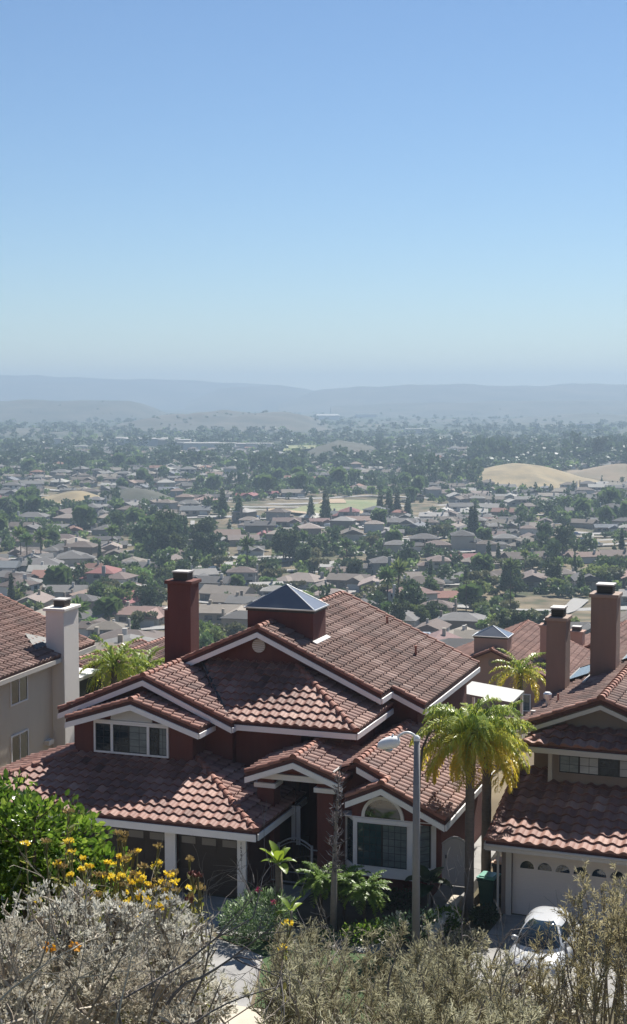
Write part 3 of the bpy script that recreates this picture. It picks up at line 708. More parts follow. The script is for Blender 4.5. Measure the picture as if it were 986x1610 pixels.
    for (p, q, g) in (((3.2, 2.0), (2.82, 2.475), 'glass_sheen'), ((5.36, 2.0), (5.84, 2.465), 'glass_blind')):
        P, Q = Vector((*p, 0)), Vector((*q, 0)); d = (Q - P).normalized(); nn = Vector((d.y, -d.x, 0)) if d.x > 0 else Vector((-d.y, d.x, 0)); L = (Q - P).length
        mb = MB()
        def bar(a, b, z0, z1, o0, o1):
            c0, c1 = P + d * a + nn * o0, P + d * b + nn * o0; e0, e1 = P + d * a + nn * o1, P + d * b + nn * o1
            return [(c0.x, c0.y, z0), (c1.x, c1.y, z0), (e1.x, e1.y, z0), (e0.x, e0.y, z0)]
        for a in (0.02, L - .05): mb.prism(bar(a, a + .03, .97, 2.5, -.06, -.02), (0, 0, 1.52))
        for k in range(1, 6): mb.prism(bar(.05, L - .05, .97 + k * .255, 0, -.055, -.03), (0, 0, .014))
        sw = mb.build('side_window', M['frame_black'], by)
        MB().prism(bar(.05, L - .05, .97, 2.5, -.052, -.04), (0, 0, 1.52)).build('pane', M[g], sw)
    ca, ra, za = 4.25, .66, 2.68
    arc = [(math.cos(math.pi * k / 24), math.sin(math.pi * k / 24)) for k in range(25)]
    f = MB(); n = 25
    f.add([(ca + c * (ra + .09), 2.0, za + s * (ra + .09)) for c, s in arc] + [(ca + c * (ra - .02), 2.0, za + s * (ra - .02)) for c, s in arc] + [(ca + c * (ra + .09), 2.07, za + s * (ra + .09)) for c, s in arc] + [(ca + c * (ra - .02), 2.07, za + s * (ra - .02)) for c, s in arc],
          [(k, k + 1, n + k + 1, n + k) for k in range(24)] + [(k + 1, k, 2 * n + k, 2 * n + k + 1) for k in range(24)] + [(n + k, n + k + 1, 3 * n + k + 1, 3 * n + k) for k in range(24)])
    aw = f.build('arched_window', M['white_trim'], H)
    MB().prism([(ca + c * (ra - .02), 2.05, za + s * (ra - .02)) for c, s in arc], (0, -.02, 0)).build('pane', M['glass_dark'], aw)
    MB().box((2.72, 2.05, 2.632), (5.98, 2.6, 2.66)).build('bay_top', M['white_trim'], by)
    # --- windows on the upper right wall
    # hanging wind chime in the entry
    return H
red_house()

t = thing('hanging_banner', 'pale narrow two-strip hanging in the dark entry porch of the red house', 'hanging', W1(.8, 2.9, 2.55), -TH)
mb = MB(); mb.box((-.16, -.01, -1.25), (-.01, .01, 0)); mb.box((.02, -.01, -1.4), (.17, .01, 0)); mb.build('strip', mat('banner', (.42, .43, .48), .8, .4, 3, (.34, .34, .37)), t)
mb = MB(); mb.tube([(0, 0, 0), (0, 0, 1.1)], .008, 5); mb.box((-.18, -.012, 0), (.19, .012, .03)); mb.build('hanger', M['metal_dark'], t)

# gates
t = thing('entry_gate', 'arched grey iron gate with thin bars below the entry porch', 'gate', W1(.5, 2.0), -TH)
W_, z0, z1 = 1.22, .08, 1.42
mb = MB()
arch = [(W_ * k / 16, 0, z1 + .26 * math.sin(math.pi * k / 16)) for k in range(17)]
mb.tube(arch, .03, 6); mb.build('top_arch', M['gate_iron'], t)
MB().box((0, -.02, z0), (W_, .02, z0 + .05)).build('bottom_rail', M['gate_iron'], t)
MB().box((0, -.018, .45), (W_, .018, .48)).build('middle_rail', M['gate_iron'], t)
MB().tube([(p[0], 0, p[2] - .13) for p in arch], .018, 6).build('inner_arch', M['gate_iron'], t)
mb = MB()
mb = MB()
for k in range(1, 12):
    x = W_ * k / 12; mb.tube([(x, 0, z0), (x, 0, z1 + .24 * math.sin(math.pi * x / W_))], .009, 5)
mb.build('bars', M['metal_dark'], t)
for x in (0, W_): MB().box((x - .035, -.035, 0), (x + .035, .035, z1 + .05)).build('gate_post', M['gate_iron'], t)
mb = MB(); mb.box((-.3, -.015, 1.36), (-.04, .015, 1.40)); mb.box((W_ + .04, -.015, 1.3), (W_ + .2, .015, 1.34)); mb.box((-.3, -.015, .1), (-.04, .015, .14))
for k in range(3): mb.tube([(-.27 + k * .09, 0, .1), (-.27 + k * .09, 0, 1.38)], .009, 5)
mb.build('side_rail', M['gate_iron'], t)

t = thing('side_gate', 'pale grey boarded side gate with an arched top beside the bay wing', 'gate', W1(6.2, 2.55, .42), -TH)
pts = [(0, 0, .03), (.93, 0, .03)] + [(.93 * (1 - k / 14), 0, 1.42 + .27 * math.sin(math.pi * k / 14)) for k in range(15)]
MB().prism(pts, (0, .05, 0)).build('board_panel', M['gate_wood'], t)
mb = MB(); mb.tube([(p[0], .02, p[2]) for p in pts[2:]], .04, 6); mb.box((0, -.025, .03), (.045, -.001, 1.42)); mb.box((.885, -.025, .03), (.93, -.001, 1.42)); mb.box((.045, -.025, .03), (.885, -.001, .12)); mb.build('gate_frame', M['gate_wood'], t)
MB().box((.12, -.05, .95), (.16, -.001, 1.07)).build('latch', M['metal_dark'], t)

t = thing('garden_wall', 'low cream garden wall lit by sun beside the palm trunk', 'wall', W1(7.05, 1.3), -TH)
mb = MB(); mb.box((-.1, -3.4, 0), (.1, 0, .5)); mb.build('wall_body', M['concrete_cream'], t)
mb = MB(); mb.box((-.17, -3.45, .501), (.17, .02, .57)); mb.build('coping', M['concrete_cream'], t, bevel=.01)

# ================================================================== THE RIGHT HOUSE
def right_house():
    H = thing('house', 'taupe house with clay tile roofs, two tall chimneys and a pale garage door', 'house', O2, -TH2)
    g = roof('roof', [[(-.58, -.6, 2.6), (8.5, -.6, 2.6), (8.5, 3.9, 3.95), (-.58, 3.9, 3.95)]], H, 'tile_red', L=.46, Wd=.43, label='tiled shed roof over the garage, mostly in shade')
    caps((-.55, -.58, 2.6), (-.55, 3.9, 3.95), g, .10, .42, name='rake_tile')
    fascia((-.58, -.6, 2.6), (8.5, -.6, 2.6), FRONT, g, .10, .2, m='grey_trim'); fascia((-.58, -.6, 2.6), (-.58, 3.9, 3.95), LEFT, g, .12, .18, m='grey_trim')
    MB().tube([(-.55, -.66, 2.46), (8.5, -.66, 2.46)], .05, 8).build('gutter', M['grey_trim'], g)
    w = MB(); w.box((-.2, 0.001, 0), (.12, 6, 2.55)); w.box((.12, .3, 2.15), (8, 6, 2.6)); w.box((.12, .001, 2.13), (8, .3, 2.5)); w.box((5.0, .001, 0), (8, .3, 2.13)); w.box((.12, .36, 0), (8, 6, 2.15)); w.build('wall', M['stucco_taupe'], H)
    MB().box((-.04, -.07, 0), (.14, .0, 2.16)).build('door_jamb', M['grey_trim'], H); MB().box((-.04, -.07, 2.161), (5.1, .0, 2.3)).build('door_head', M['grey_trim'], H)
    MB().tube([(-.3, -.62, 2.45), (-.3, -.3, 2.2), (-.3, -.06, 2.1), (-.3, -.06, .05)], .04, 8).build('downpipe', M['grey_trim'], H)
    d = MB(); d.box((.14, .14, .02), (5.0, .2, 2.13))
    for k in range(1, 5): d.box((.14, .136, .02 + .42 * k - .008), (5.0, .14, .02 + .42 * k + .008))
    gd = d.build('garage_door', M['door_taupe'], H)
    for k in range(8):
        cu = .62 + k * .585
        pts = [(cu + .23 * math.cos(math.pi * j / 12), .138, 1.58 + .25 * math.sin(math.pi * j / 12)) for j in range(13)]
        MB().prism(pts, (0, -.012, 0)).build('arched_pane', M['glass_dark'], gd)
    # upper front roof
    zf = 5.12
    r2 = roof('roof', [[(-.12, 2.6, zf), (6.4, 2.6, zf), (5.15, 3.85, zf + .43), (1.13, 3.85, zf + .43)], [(-.12, 5, zf), (-.12, 2.6, zf), (1.13, 3.85, zf + .43), (1.13, 5, zf + .43)]], H, 'tile_red', L=.46, Wd=.43, label='narrow tile roof above the upper windows')
    caps((-.1, 2.62, zf), (1.13, 3.85, zf + .43), r2, .12, .42)
    fascia((-.12, 2.6, zf), (6.4, 2.6, zf), FRONT, r2, .10, .18, m='grey_trim'); fascia((-.12, 2.6, zf), (-.12, 5, zf), LEFT, r2, .10, .18, m='grey_trim')
    w = MB(); w.box((.75, 3.15, 3.3), (6.0, 4.5, 5.0)); w.box((.0, 3.9, 3.3), (.75, 4.6, 5.0)); w.build('wall', M['stucco_taupe'], H)
    MB().box((.66, 3.08, 3.66), (.8, 3.2, 5.02)).build('corner_post', M['grey_trim'], H)
    window(H, 1.05, 3.75, 4.10, 4.95, 3.13, [(1, 'glass_blind'), (1, 'glass_pale'), (1, 'glass_dark'), (1, 'glass_pale')], m_frame='stucco_taupe', grid=(2, 3), fw=.05)
    # main roof
    zr, pr, ur = 6.66, .395, 2.38
    z = lambda u: zr - pr * abs(u - ur)
    r3 = roof('roof', [[(-.45, 17, z(-.45)), (-.45, 3.4, z(-.45)), (ur, 3.4, zr), (ur, 17, zr)], [(5.3, 3.4, z(5.3)), (5.3, 17, z(5.3)), (ur, 17, zr), (ur, 3.4, zr)]], H, 'tile_old', L=.38, label='main tile roof carrying chimneys and solar panels')
    caps((ur, 3.42, zr), (ur, 17, zr), r3, .14, .42)
    caps((-.43, 3.48, z(-.43)), (ur, 3.48, zr), r3, .10, .42, name='rake_tile'); caps((5.28, 3.48, z(5.28)), (ur, 3.48, zr), r3, .10, .42, name='rake_tile')
    fascia((-.45, 3.4, z(-.45)), (ur, 3.4, zr), FRONT, r3, .2, .15, m='grey_trim'); fascia((5.3, 3.4, z(5.3)), (ur, 3.4, zr), FRONT, r3, .2, .15, m='grey_trim')
    w = MB(); w.prism([(.0, 3.88, 0), (4.9, 3.88, 0), (4.9, 3.88, z(4.9) - .2), (ur, 3.88, zr - .17), (.0, 3.88, z(0) - .2)], (0, 12.7, 0)); w.build('wall', M['stucco_taupe'], H)
    chimney(H, .86, 1.84, 9.8, 10.75, 4, 9.25, 'chim_brown', 'chim_grey', fm='metal_dark', lip=.07)
    c2 = chimney(H, -.62, .12, 8.7, 9.65, 0, 8.42, 'chim_brown', 'chim_grey', fm='metal_dark', lip=.06)
    for (u0, u1, v0, v1) in ((-.1, .75, 10.3, 13.2), (1.9, 2.2, 11.2, 14.5)):
        n = Vector((-pr, 0, 1)).normalized() * .14
        q = [Vector((u0, v0, z(u0))) + n, Vector((u1, v0, z(u1))) + n, Vector((u1, v1, z(u1))) + n, Vector((u0, v1, z(u0))) + n]
        pn = MB(); pn.prism([p[:] for p in q], (0, 0, .04)); pn = pn.build('solar_panel', M['solar'], r3)
        f = MB()
        for i in range(4): f.tube([q[i] + Vector((0, 0, .03)), q[(i + 1) % 4] + Vector((0, 0, .03))], .03, 5)
        f.build('panel_frame', M['metal_dark'], pn)
    u, v = .1, 5.6
    MB().lathe([(.07, -.1), (.07, .33), (.15, .33), (.16, .5), (.1, .56)], (u, v, z(u)), 12).build('roof_vent', M['metal_pale'], r3)
    MB().lathe([(.035, -.1), (.035, .35)], (.42, 5.9, z(.42)), 8).build('vent_pipe', M['cap_tile'], r3)
    MB().box((-.25, 4.4, z(-.1)), (-.1, 4.55, z(-.1) + .18)).build('vent_pipe', M['flashing'], r3)
    MB().prism([(.72, 8.9, z(.72) + .06), (.85, 8.9, z(.85) + .06), (.85, 10.8, z(.85) + .06), (.72, 10.8, z(.72) + .06)], (0, 0, .06)).build('flashing', M['flashing'], r3)
right_house()

# ================================================================== THE LEFT HOUSE
def left_house():
    th = TH - R(2.5); A, B = frame(th)
    # right wall through pixel columns 24 at distance 64
    O = Vector((-13.05, 64, 0))
    H = thing('house', 'beige stucco house with a pale chimney on its side wall and a weathered tile roof', 'house', O, -th)
    ze = 4.95; pr = .42
    z = lambda u: ze + pr * (.45 - u)
    r = roof('roof', [[(.45, -22, ze), (.45, 6.8, ze), (-7, 6.8, z(-7)), (-7, -22, z(-7))], [(-14.4, 6.8, ze), (-14.4, -22, ze), (-7, -22, z(-7)), (-7, 6.8, z(-7))]], H, 'tile_old', L=.4, n_s=6, label='weathered orange-brown tile roof')
    caps((-7, -22, z(-7)), (-7, 6.8, z(-7)), r, .12, .45); caps((.43, 6.72, ze), (-7, 6.72, z(-7)), r, .1, .45, name='rake_tile')
    fascia((.45, -22, ze), (.45, 6.8, ze), SIDE, r, .1, .2, m='grey_trim')
    w = MB(); w.prism([(-14, -21.5, -1), (0, -21.5, -1), (0, -21.5, ze + .02), (-7, -21.5, z(-7) - .2), (-14, -21.5, ze)], (0, 25.0, 0)); w.build('wall', M['stucco_beige'], H)
    MB().box((-13.9, 3.5, -1.5), (-.6, 6.4, 4.6)).build('wall', M['stucco_beige'], H)
    chimney(H, -.3, .62, 3.2, 4.75, -1, 7.0, 'stucco_pale', 'stucco_pale', lip=.1)
    MB().prism([(-1.5, 3.4, z(-1.5) + .07), (-.31, 2.2, z(-.31) + .07), (-.31, 4.7, z(-.31) + .07)], (0, 0, .04)).build('flashing', M['metal_dark'], r)  # roof cricket by the chimney; its near-black colour paints in the shadow there
    for zz in (3.42, .72):
        f = MB(); f.box((.0, -.85, zz - .07), (.05, .75, zz)); f.box((.0, -.85, zz + 1.25), (.05, .75, zz + 1.32)); f.box((0, -.85, zz), (.05, -.78, zz + 1.25)); f.box((0, .68, zz), (.05, .75, zz + 1.25)); f.box((0, -.08, zz), (.045, -.02, zz + 1.25))
        wd = f.build('window', M['white_trim'], H)
        MB().box((.001, -.78, zz), (.02, -.08, zz + 1.25)).build('pane', M['glass_dark'], wd); MB().box((.001, -.02, zz), (.02, .68, zz + 1.25)).build('pane', M['glass_sheen'], wd)
    MB().box((.001, 2.3, .9), (.25, 2.8, 1.12)).build('wall_box', M['stucco_pale'], H)
left_house()
t = thing('shed', 'small dark shed with a white capped parapet behind the pale chimney', 'shed', (-11.6, 72, 0), -TH)
MB().box((-1.0, -1.2, -2), (.5, 1.2, 3.0)).build('wall', mat('dark_wall', (.045, .045, .04), .9, .4, 2, (.035, .035, .03)), t)
mb = MB(); mb.box((-1.05, -1.28, 3.001), (.56, 1.28, 3.15)); mb.build('parapet_cap', M['white_trim'], t)

# ================================================================== houses just behind
def rear_house(loc, th, label, half, length, ze, pr, m, wallm, sky=None, chims=(), L=.42, front=None):
    H = thing('house', label, 'house', loc, -th)
    zr = ze + pr * half
    r = roof('roof', [[(half, 0, ze), (half, length, ze), (0, length, zr), (0, 0, zr)], [(-half, length, ze), (-half, 0, ze), (0, 0, zr), (0, length, zr)]], H, m, L=L, Wd=.34, n_s=6)
    caps((0, 0, zr), (0, length, zr), r, .13, .45)
    caps((half, .08, ze), (0, .08, zr), r, .11, .45, name='rake_tile'); caps((-half, .08, ze), (0, .08, zr), r, .11, .45, name='rake_tile')
    caps((half, length - .08, ze), (0, length - .08, zr), r, .11, .45, name='rake_tile')
    fascia((half, 0, ze), (half, length, ze), SIDE, r, .1, .2)
    w = MB(); w.prism([(-half + .4, .5, -3), (half - .4, .5, -3), (half - .4, .5, ze - .02), (0, .5, zr - .2), (-half + .4, .5, ze - .02)], (0, length - 1, 0)); w.build('wall', M[wallm], H)
    for x in (-half * .45, half * .35): window(H, x - .6, x + .6, ze - 1.6, ze - .5, .49, [(1, 'glass_dark'), (1, 'glass_blind')])
    n = 16; v = MB(); v.prism([(.3 * math.cos(2 * math.pi * k / n), .48, zr - 1.0 + .3 * math.sin(2 * math.pi * k / n)) for k in range(n)], (0, -.05, 0)); v.build('gable_vent', M['stucco_taupe'], H)
    if sky: skylight(H, *sky)
    for c in chims: chimney(H, *c)
    return H
# the pinkish house behind the palm
rear_house((bear(772) * 104 - .1, 102, -8.6), R(19), 'pinkish stucco house with tile roof, skylight and pink chimney behind the palm', 6.0, 14, 5.0, .44, 'tile_pink', 'stucco_pink',
           sky=(-1.5, .9, 1.2, 2.9, 6.2, 8.25, .65, 'stucco_pink'), chims=[(2.7, 3.9, 4.2, 5.2, 4.5, 8.8, 'stucco_pink', 'stucco_pink')])
rear_house((bear(925) * 118, 116, -10.6), R(24), 'tile roofed house with a small pink chimney between the two brown chimneys', 6.0, 14, 5.0, .42, 'tile_pink', 'stucco_pink',
           chims=[(-2.0, -.9, 1.0, 2.0, 5, 8.3, 'stucco_pink', 'stucco_pink')])
rear_house((bear(188) * 90 - .5, 88, -8.0), R(21), 'small weathered tile roofed house behind the left palm', 3.4, 8, 7.6, .42, 'tile_old', 'stucco_taupe')
rear_house((bear(112) * 96, 95, -8.5), R(24), 'pale walled tile roofed house behind the pale chimney', 3.6, 9, 6.6, .4, 'tile_old', 'stucco_pale')

t = thing('patio_cover', 'flat pale grey patio cover on posts behind the palm', 'patio cover', (bear(778) * 68, 68, 0), -TH)
MB().prism([(-1.35, -1.2, 3.05), (1.2, -1.2, 2.75), (1.2, 1.6, 2.75), (-1.35, 1.6, 3.05)], (0, 0, .1)).build('cover', mat('cover', (.27, .265, .245), .6, .3, 2, (.22, .215, .2)), t)
for x, y in ((-1.25, -1.1), (1.1, -1.1), (1.1, 1.5), (-1.25, 1.5)): MB().box((x - .06, y - .06, -1), (x + .06, y + .06, 2.74)).build('post', M['white_trim'], t)

# ================================================================== street furniture
t = thing('street_lamp', 'grey street lamp with a white curved arm in front of the bay window', 'street lamp', (3.08, 42.9, 0))
mb = MB(); mb.tube([(0, 0, 0), (0, 0, 3.5), (0, 0, 6.72)], [.125, .115, .092], 12); mb.build('pole', M['pole'], t, smooth=True)
MB().lathe([(.19, 0), (.19, .25), (.14, .34)], (0, 0, 0), 12).build('base', M['pole'], t)
mb = MB(); mb.lathe([(.1, 6.72), (.1, 6.79), (.075, 6.84), (.03, 6.88)], (0, 0, 0), 12); mb.build('pole_cap', M['lamp_white'], t)
mb = MB(); pts = [(-.02, 0, 6.6)] + [(-.3 + .3 * math.cos(a), 0, 6.66 + .3 * math.sin(a)) for a in np.linspace(.2, 1.9, 9)] + [(-.62, 0, 6.8)]
mb.tube(pts, [.045] * 5 + [.04] * 6, 10); mb.build('arm', M['lamp_white'], t, smooth=True)
V = []; F = []; ns, nr = 12, 9
for i, (x, w, h) in enumerate([(-.50, .05, .05), (-.53, .11, .11), (-.60, .15, .16), (-.72, .175, .18), (-.85, .165, .165), (-.95, .13, .13), (-1.02, .08, .08), (-1.045, .02, .02)]):
    for k in range(ns):
        a = 2 * math.pi * k / ns; V.append((x, w * math.cos(a), 6.68 + (x + .5) * .18 + h * math.sin(a) * (1 if math.sin(a) > 0 else .75)))
for i in range(7):
    for k in range(ns): F.append((i * ns + k, i * ns + (k + 1) % ns, (i + 1) * ns + (k + 1) % ns, (i + 1) * ns + k))
V = [(-.5 + (x + .5) * 1.25, y * 1.25, 6.68 + (z - 6.68) * 1.25) for x, y, z in V]
hd = np_mesh('lamp_head', V, np.array(F), M['lamp_white'], t, smooth=True)
MB().lathe([(.0, -.06), (.1, -.05), (.13, .0)], (-.84, 0, 6.45), 12).build('lens', M['lamp_lens'], hd)
MB().lathe([(.035, 0), (.035, .05), (.02, .07)], (-.72, 0, 6.84), 8).build('photocell', M['lamp_white'], hd)

def bin_(loc, rz, label, mb_body, m_lid, h=1.0):
    t = thing('wheelie_bin', label, 'bin', loc, rz)
    b = MB(); lo = [(-.22, -.24), (.22, -.24), (.22, .24), (-.22, .24)]; hi = [(-.29, -.33), (.29, -.33), (.29, .33), (-.29, .33)]
    b.add([(x, y, .06) for x, y in lo] + [(x, y, h) for x, y in hi], [(3, 2, 1, 0), (0, 1, 5, 4), (1, 2, 6, 5), (2, 3, 7, 6), (3, 0, 4, 7), (4, 5, 6, 7)])
    b.box((-.31, -.35, h - .1), (.31, .35, h - .04)); b.build('body', M[mb_body], t, bevel=.02)
    l = MB(); l.box((-.32, -.38, h + .001), (.32, .34, h + .05)); l.box((-.25, -.3, h + .05), (.25, .26, h + .085)); l.build('lid', m_lid if not isinstance(m_lid, str) else M[m_lid], t, bevel=.02)
    MB().tube([(-.22, .40, h - .02), (.22, .40, h - .02)], .02, 8).build('handle', M[mb_body], t)
    for x in (-.26, .26):
        w = MB(); w.tube([(x - .03, .24, .12), (x + .03, .24, .12)], .12, 14); w.build('wheel', M['rubber'], t)
    return t
bin_(W2(-.75, .55), -TH2 - .1, 'dark green wheeled bin standing beside the pale garage door', 'bin_green', mat('bin_lid', (.11, .30, .23), .4, .3, 5, (.14, .36, .28)), 1.02)
bin_(W2(-.62, 1.95), -TH2, 'dark wheeled bin with a pale peach lid behind the green bin', 'bin_dark', 'bin_pale', 1.12)

# ------------------------------------------------------------------ car in the driveway
def car():
    t = thing('car', 'pale silver rounded compact car parked in the driveway before the pale garage door', 'car', W2(2.05, -3.75, .02), -TH2)
    # body: rings along y (front is -y)
    st = [(-2.07, .60, .36, .60), (-2.03, .70, .27, .68), (-1.88, .81, .22, .78), (-1.3, .86, .2, .87), (-.7, .86, .19, .93), (0, .86, .19, .94), (.8, .86, .19, .95), (1.4, .85, .2, .93), (1.85, .76, .26, .86), (2.0, .56, .34, .74), (2.05, .36, .42, .62)]
    V = []; F = []; ns = 20
    for y, w, zl, zh in st:
        for k in range(ns):
            a = 2 * math.pi * k / ns; c, s = math.cos(a), math.sin(a)
            V.append((w * math.copysign(abs(c) ** .55, c), y, (zl + zh) / 2 + (zh - zl) / 2 * math.copysign(abs(s) ** .6, s)))
    n = len(st)
    for i in range(n - 1):
        for k in range(ns): F.append((i * ns + k, (i + 1) * ns + k, (i + 1) * ns + (k + 1) % ns, i * ns + (k + 1) % ns))
    F += [list(range(ns)), [(n - 1) * ns + k for k in range(ns)][::-1]]
    np_mesh('body', V, F, M['car_white'], t, smooth=True)
    # cabin dome with separate glass
    N, K = 14, 48; P = np.zeros((N + 1, K, 3))
    for i in range(N + 1):
        ph = i / N * math.pi / 2; rz = math.sin(ph) ** .9; rr = math.cos(ph) ** .40
        for k in range(K):
            a = 2 * math.pi * k / K; c, s = math.cos(a), math.sin(a)
            P[i, k] = ((.80 - .12 * rz) * rr * math.copysign(abs(c) ** .6, c), .16 + (1.5 - .42 * rz) * rr * math.copysign(abs(s) ** .7, s), .86 + .64 * rz)
    V = P.reshape(-1, 3); sets = {'cabin': [], 'windshield': [], 'rear_window': [], 'side_window_r': [], 'side_window_l': []}
    for i in range(N):
        for k in range(K):
            f = (i * K + k, i * K + (k + 1) % K, (i + 1) * K + (k + 1) % K, (i + 1) * K + k)
            a = (360 * (k + .5) / K) % 360; key = 'cabin'
            if 0 < i < 12:
                if 226 < a < 314: key = 'windshield'
                elif i < 9 and 60 < a < 120: key = 'rear_window'
                elif (a < 48 or a > 320) and 1 < i < 8 and not (2 < a < 9): key = 'side_window_r'
                elif 132 < a < 220 and 1 < i < 8 and not (171 < a < 178): key = 'side_window_l'
            sets[key].append(f)
    for key, fs in sets.items():
        used = sorted({i for f in fs for i in f}); mp = {j: i for i, j in enumerate(used)}
        np_mesh(key.rsplit('_', 1)[0] if key.startswith('side') else key, V[used] * 1.0, [[mp[i] for i in f] for f in fs], M['car_white'] if key == 'cabin' else M['car_glass'], t, smooth=True)
    for x in (-1, 1):
        for y in (-1.28, 1.28):
            mb = MB(); mb.tube([(x * .68, y, .31), (x * .87, y, .31)], .31, 20); w = mb.build('wheel', M['rubber'], t)
            MB().tube([(x * .872, y, .31), (x * .885, y, .31)], .2, 16).build('rim', M['chrome'], w)
        mb = MB(); mb.lathe([(.0, -.03), (.09, -.02), (.11, .03), (.04, .06)], (0, 0, 0), 12); h = mb.build('headlight', M['lamp_lens'], t); h.location = (x * .6, -1.9, .64); h.rotation_euler = (R(65), 0, 0)
        mb = MB(); mb.lathe([(.03, -.07), (.09, -.04), (.09, .04), (.03, .07)], (0, 0, 0), 10); h = mb.build('mirror', M['car_white'], t, smooth=True); h.location = (x * .80, -.66, .96)
    MB().box((-.35, -2.085, .55), (.35, -2.0, .63)).build('grille', M['metal_dark'], t, bevel=.02)
    mb = MB(); mb.tube([(-.62, -1.95, .80), (-.70, -1.3, .885), (-.68, -.95, .925)], .006, 4); mb.tube([(.62, -1.95, .80), (.70, -1.3, .885), (.68, -.95, .925)], .006, 4); mb.build('hood_seam', M['metal_dark'], t)
    MB().box((-.6, -2.1, .34), (.6, -1.98, .46)).build('bumper', M['metal_dark'], t, bevel=.03)
    mb = MB(); mb.tube([(-.1, -1.28, .93), (.5, -1.1, .99)], .012, 5); mb.build('wiper', M['metal_dark'], t)
car()
#@@PLANTS
# ================================================================== foliage helpers
def leaves(C, N, size, aspect=2.2, jitter=.5, kind='leaf', fold=.25):
    """C (n,3) leaf bases, N (n,3) leaf directions; returns (V, F) of pointed leaves"""
    n = len(C); d = N + rng.normal(0, jitter, (n, 3)); d /= np.linalg.norm(d, axis=1, keepdims=True) + 1e-9
    r = rng.normal(0, 1, (n, 3)); w = np.cross(d, r); w /= np.linalg.norm(w, axis=1, keepdims=True) + 1e-9
    up = np.cross(w, d)
    L = (size * rng.uniform(.65, 1.3, n))[:, None]; hw = L / aspect / 2
    if kind == 'quad':
        V = np.stack([C - w * hw, C + w * hw, C + d * L + w * hw, C + d * L - w * hw], 1).reshape(-1, 3)
        return V, (np.arange(n)[:, None] * 4 + np.arange(4)[None]).astype(np.int32)
    f = up * hw * fold
    V = np.stack([C, C + d * L * .35 + w * hw + f, C + d * L * .72 + w * hw * .8 + f, C + d * L, C + d * L * .72 - w * hw * .8 + f, C + d * L * .35 - w * hw + f], 1).reshape(-1, 3)
    b = (np.arange(n) * 6)[:, None]
    F = np.concatenate([b + np.array([[0, 1, 2, 3]]), b + np.array([[0, 3, 4, 5]])], 1).reshape(-1, 4)
    return V, F.astype(np.int32)

def lobes_points(lobes, n, shell=.55, zmin=None):
    """points through the outer part of several ellipsoid lobes (cx,cy,cz,rx,ry,rz); returns pts, outward normals"""
    lob = np.array(lobes, float); wt = lob[:, 3] * lob[:, 4] + lob[:, 3] * lob[:, 5]; wt /= wt.sum()
    k = rng.choice(len(lob), n, p=wt); g = rng.normal(0, 1, (n, 3)); g /= np.linalg.norm(g, axis=1, keepdims=True)
    r = shell + (1 - shell) * rng.random(n) ** .6
    r *= 1 + .13 * np.sin(g[:, 0] * 7 + k) * np.cos(g[:, 2] * 6 + k * 2) + .08 * np.sin(g[:, 1] * 13 + k)
    P = lob[k, :3] + g * r[:, None] * lob[k, 3:]
    if zmin is not None:
        m = P[:, 2] > zmin; P, g = P[m], g[m]
    return P, g

def leaf_mesh(name, P, N, size, m, parent, aspect=2.2, jitter=.6, kind='leaf', tint=None):
    V, F = leaves(P, N, size, aspect, jitter, kind)
    per = len(F) // max(1, len(P))
    t = rng.beta(2, 2, len(P)) if tint is None else np.clip(tint, 0, 1)
    return np_mesh(name, V, F, M[m] if isinstance(m, str) else m, parent, tint=np.repeat(t, per))

def branches(mb, p, d, L, r, depth, spread=.55, kids=3, m=0, grav=0., tips=None, t=.5, seg=5):
    p = Vector(p); d = Vector(d).normalized(); pts = [p]; q = p; dd = d
    for i in range(4):
        dd = (dd + Vector(rng.normal(0, .12, 3)) + Vector((0, 0, -grav))).normalized(); q = q + dd * (L / 4); pts.append(q)
    mb.tube(pts, [r, r * .88, r * .75, r * .62, r * .5], seg if depth > 0 else 4, m, float(rng.random()), cap=False)
    if depth == 0:
        if tips is not None: tips.append((q, dd))
        return
    for k in range(kids):
        i = 1 + int(rng.integers(0, 4)) if k else 4
        nd = (dd + Vector(rng.normal(0, spread, 3))).normalized()
        branches(mb, pts[i], nd, L * rng.uniform(.55, .8), r * .55, depth - 1, spread, kids, m, grav, tips, t, seg)

def ground_z(x, y): return float(tz(x, y))

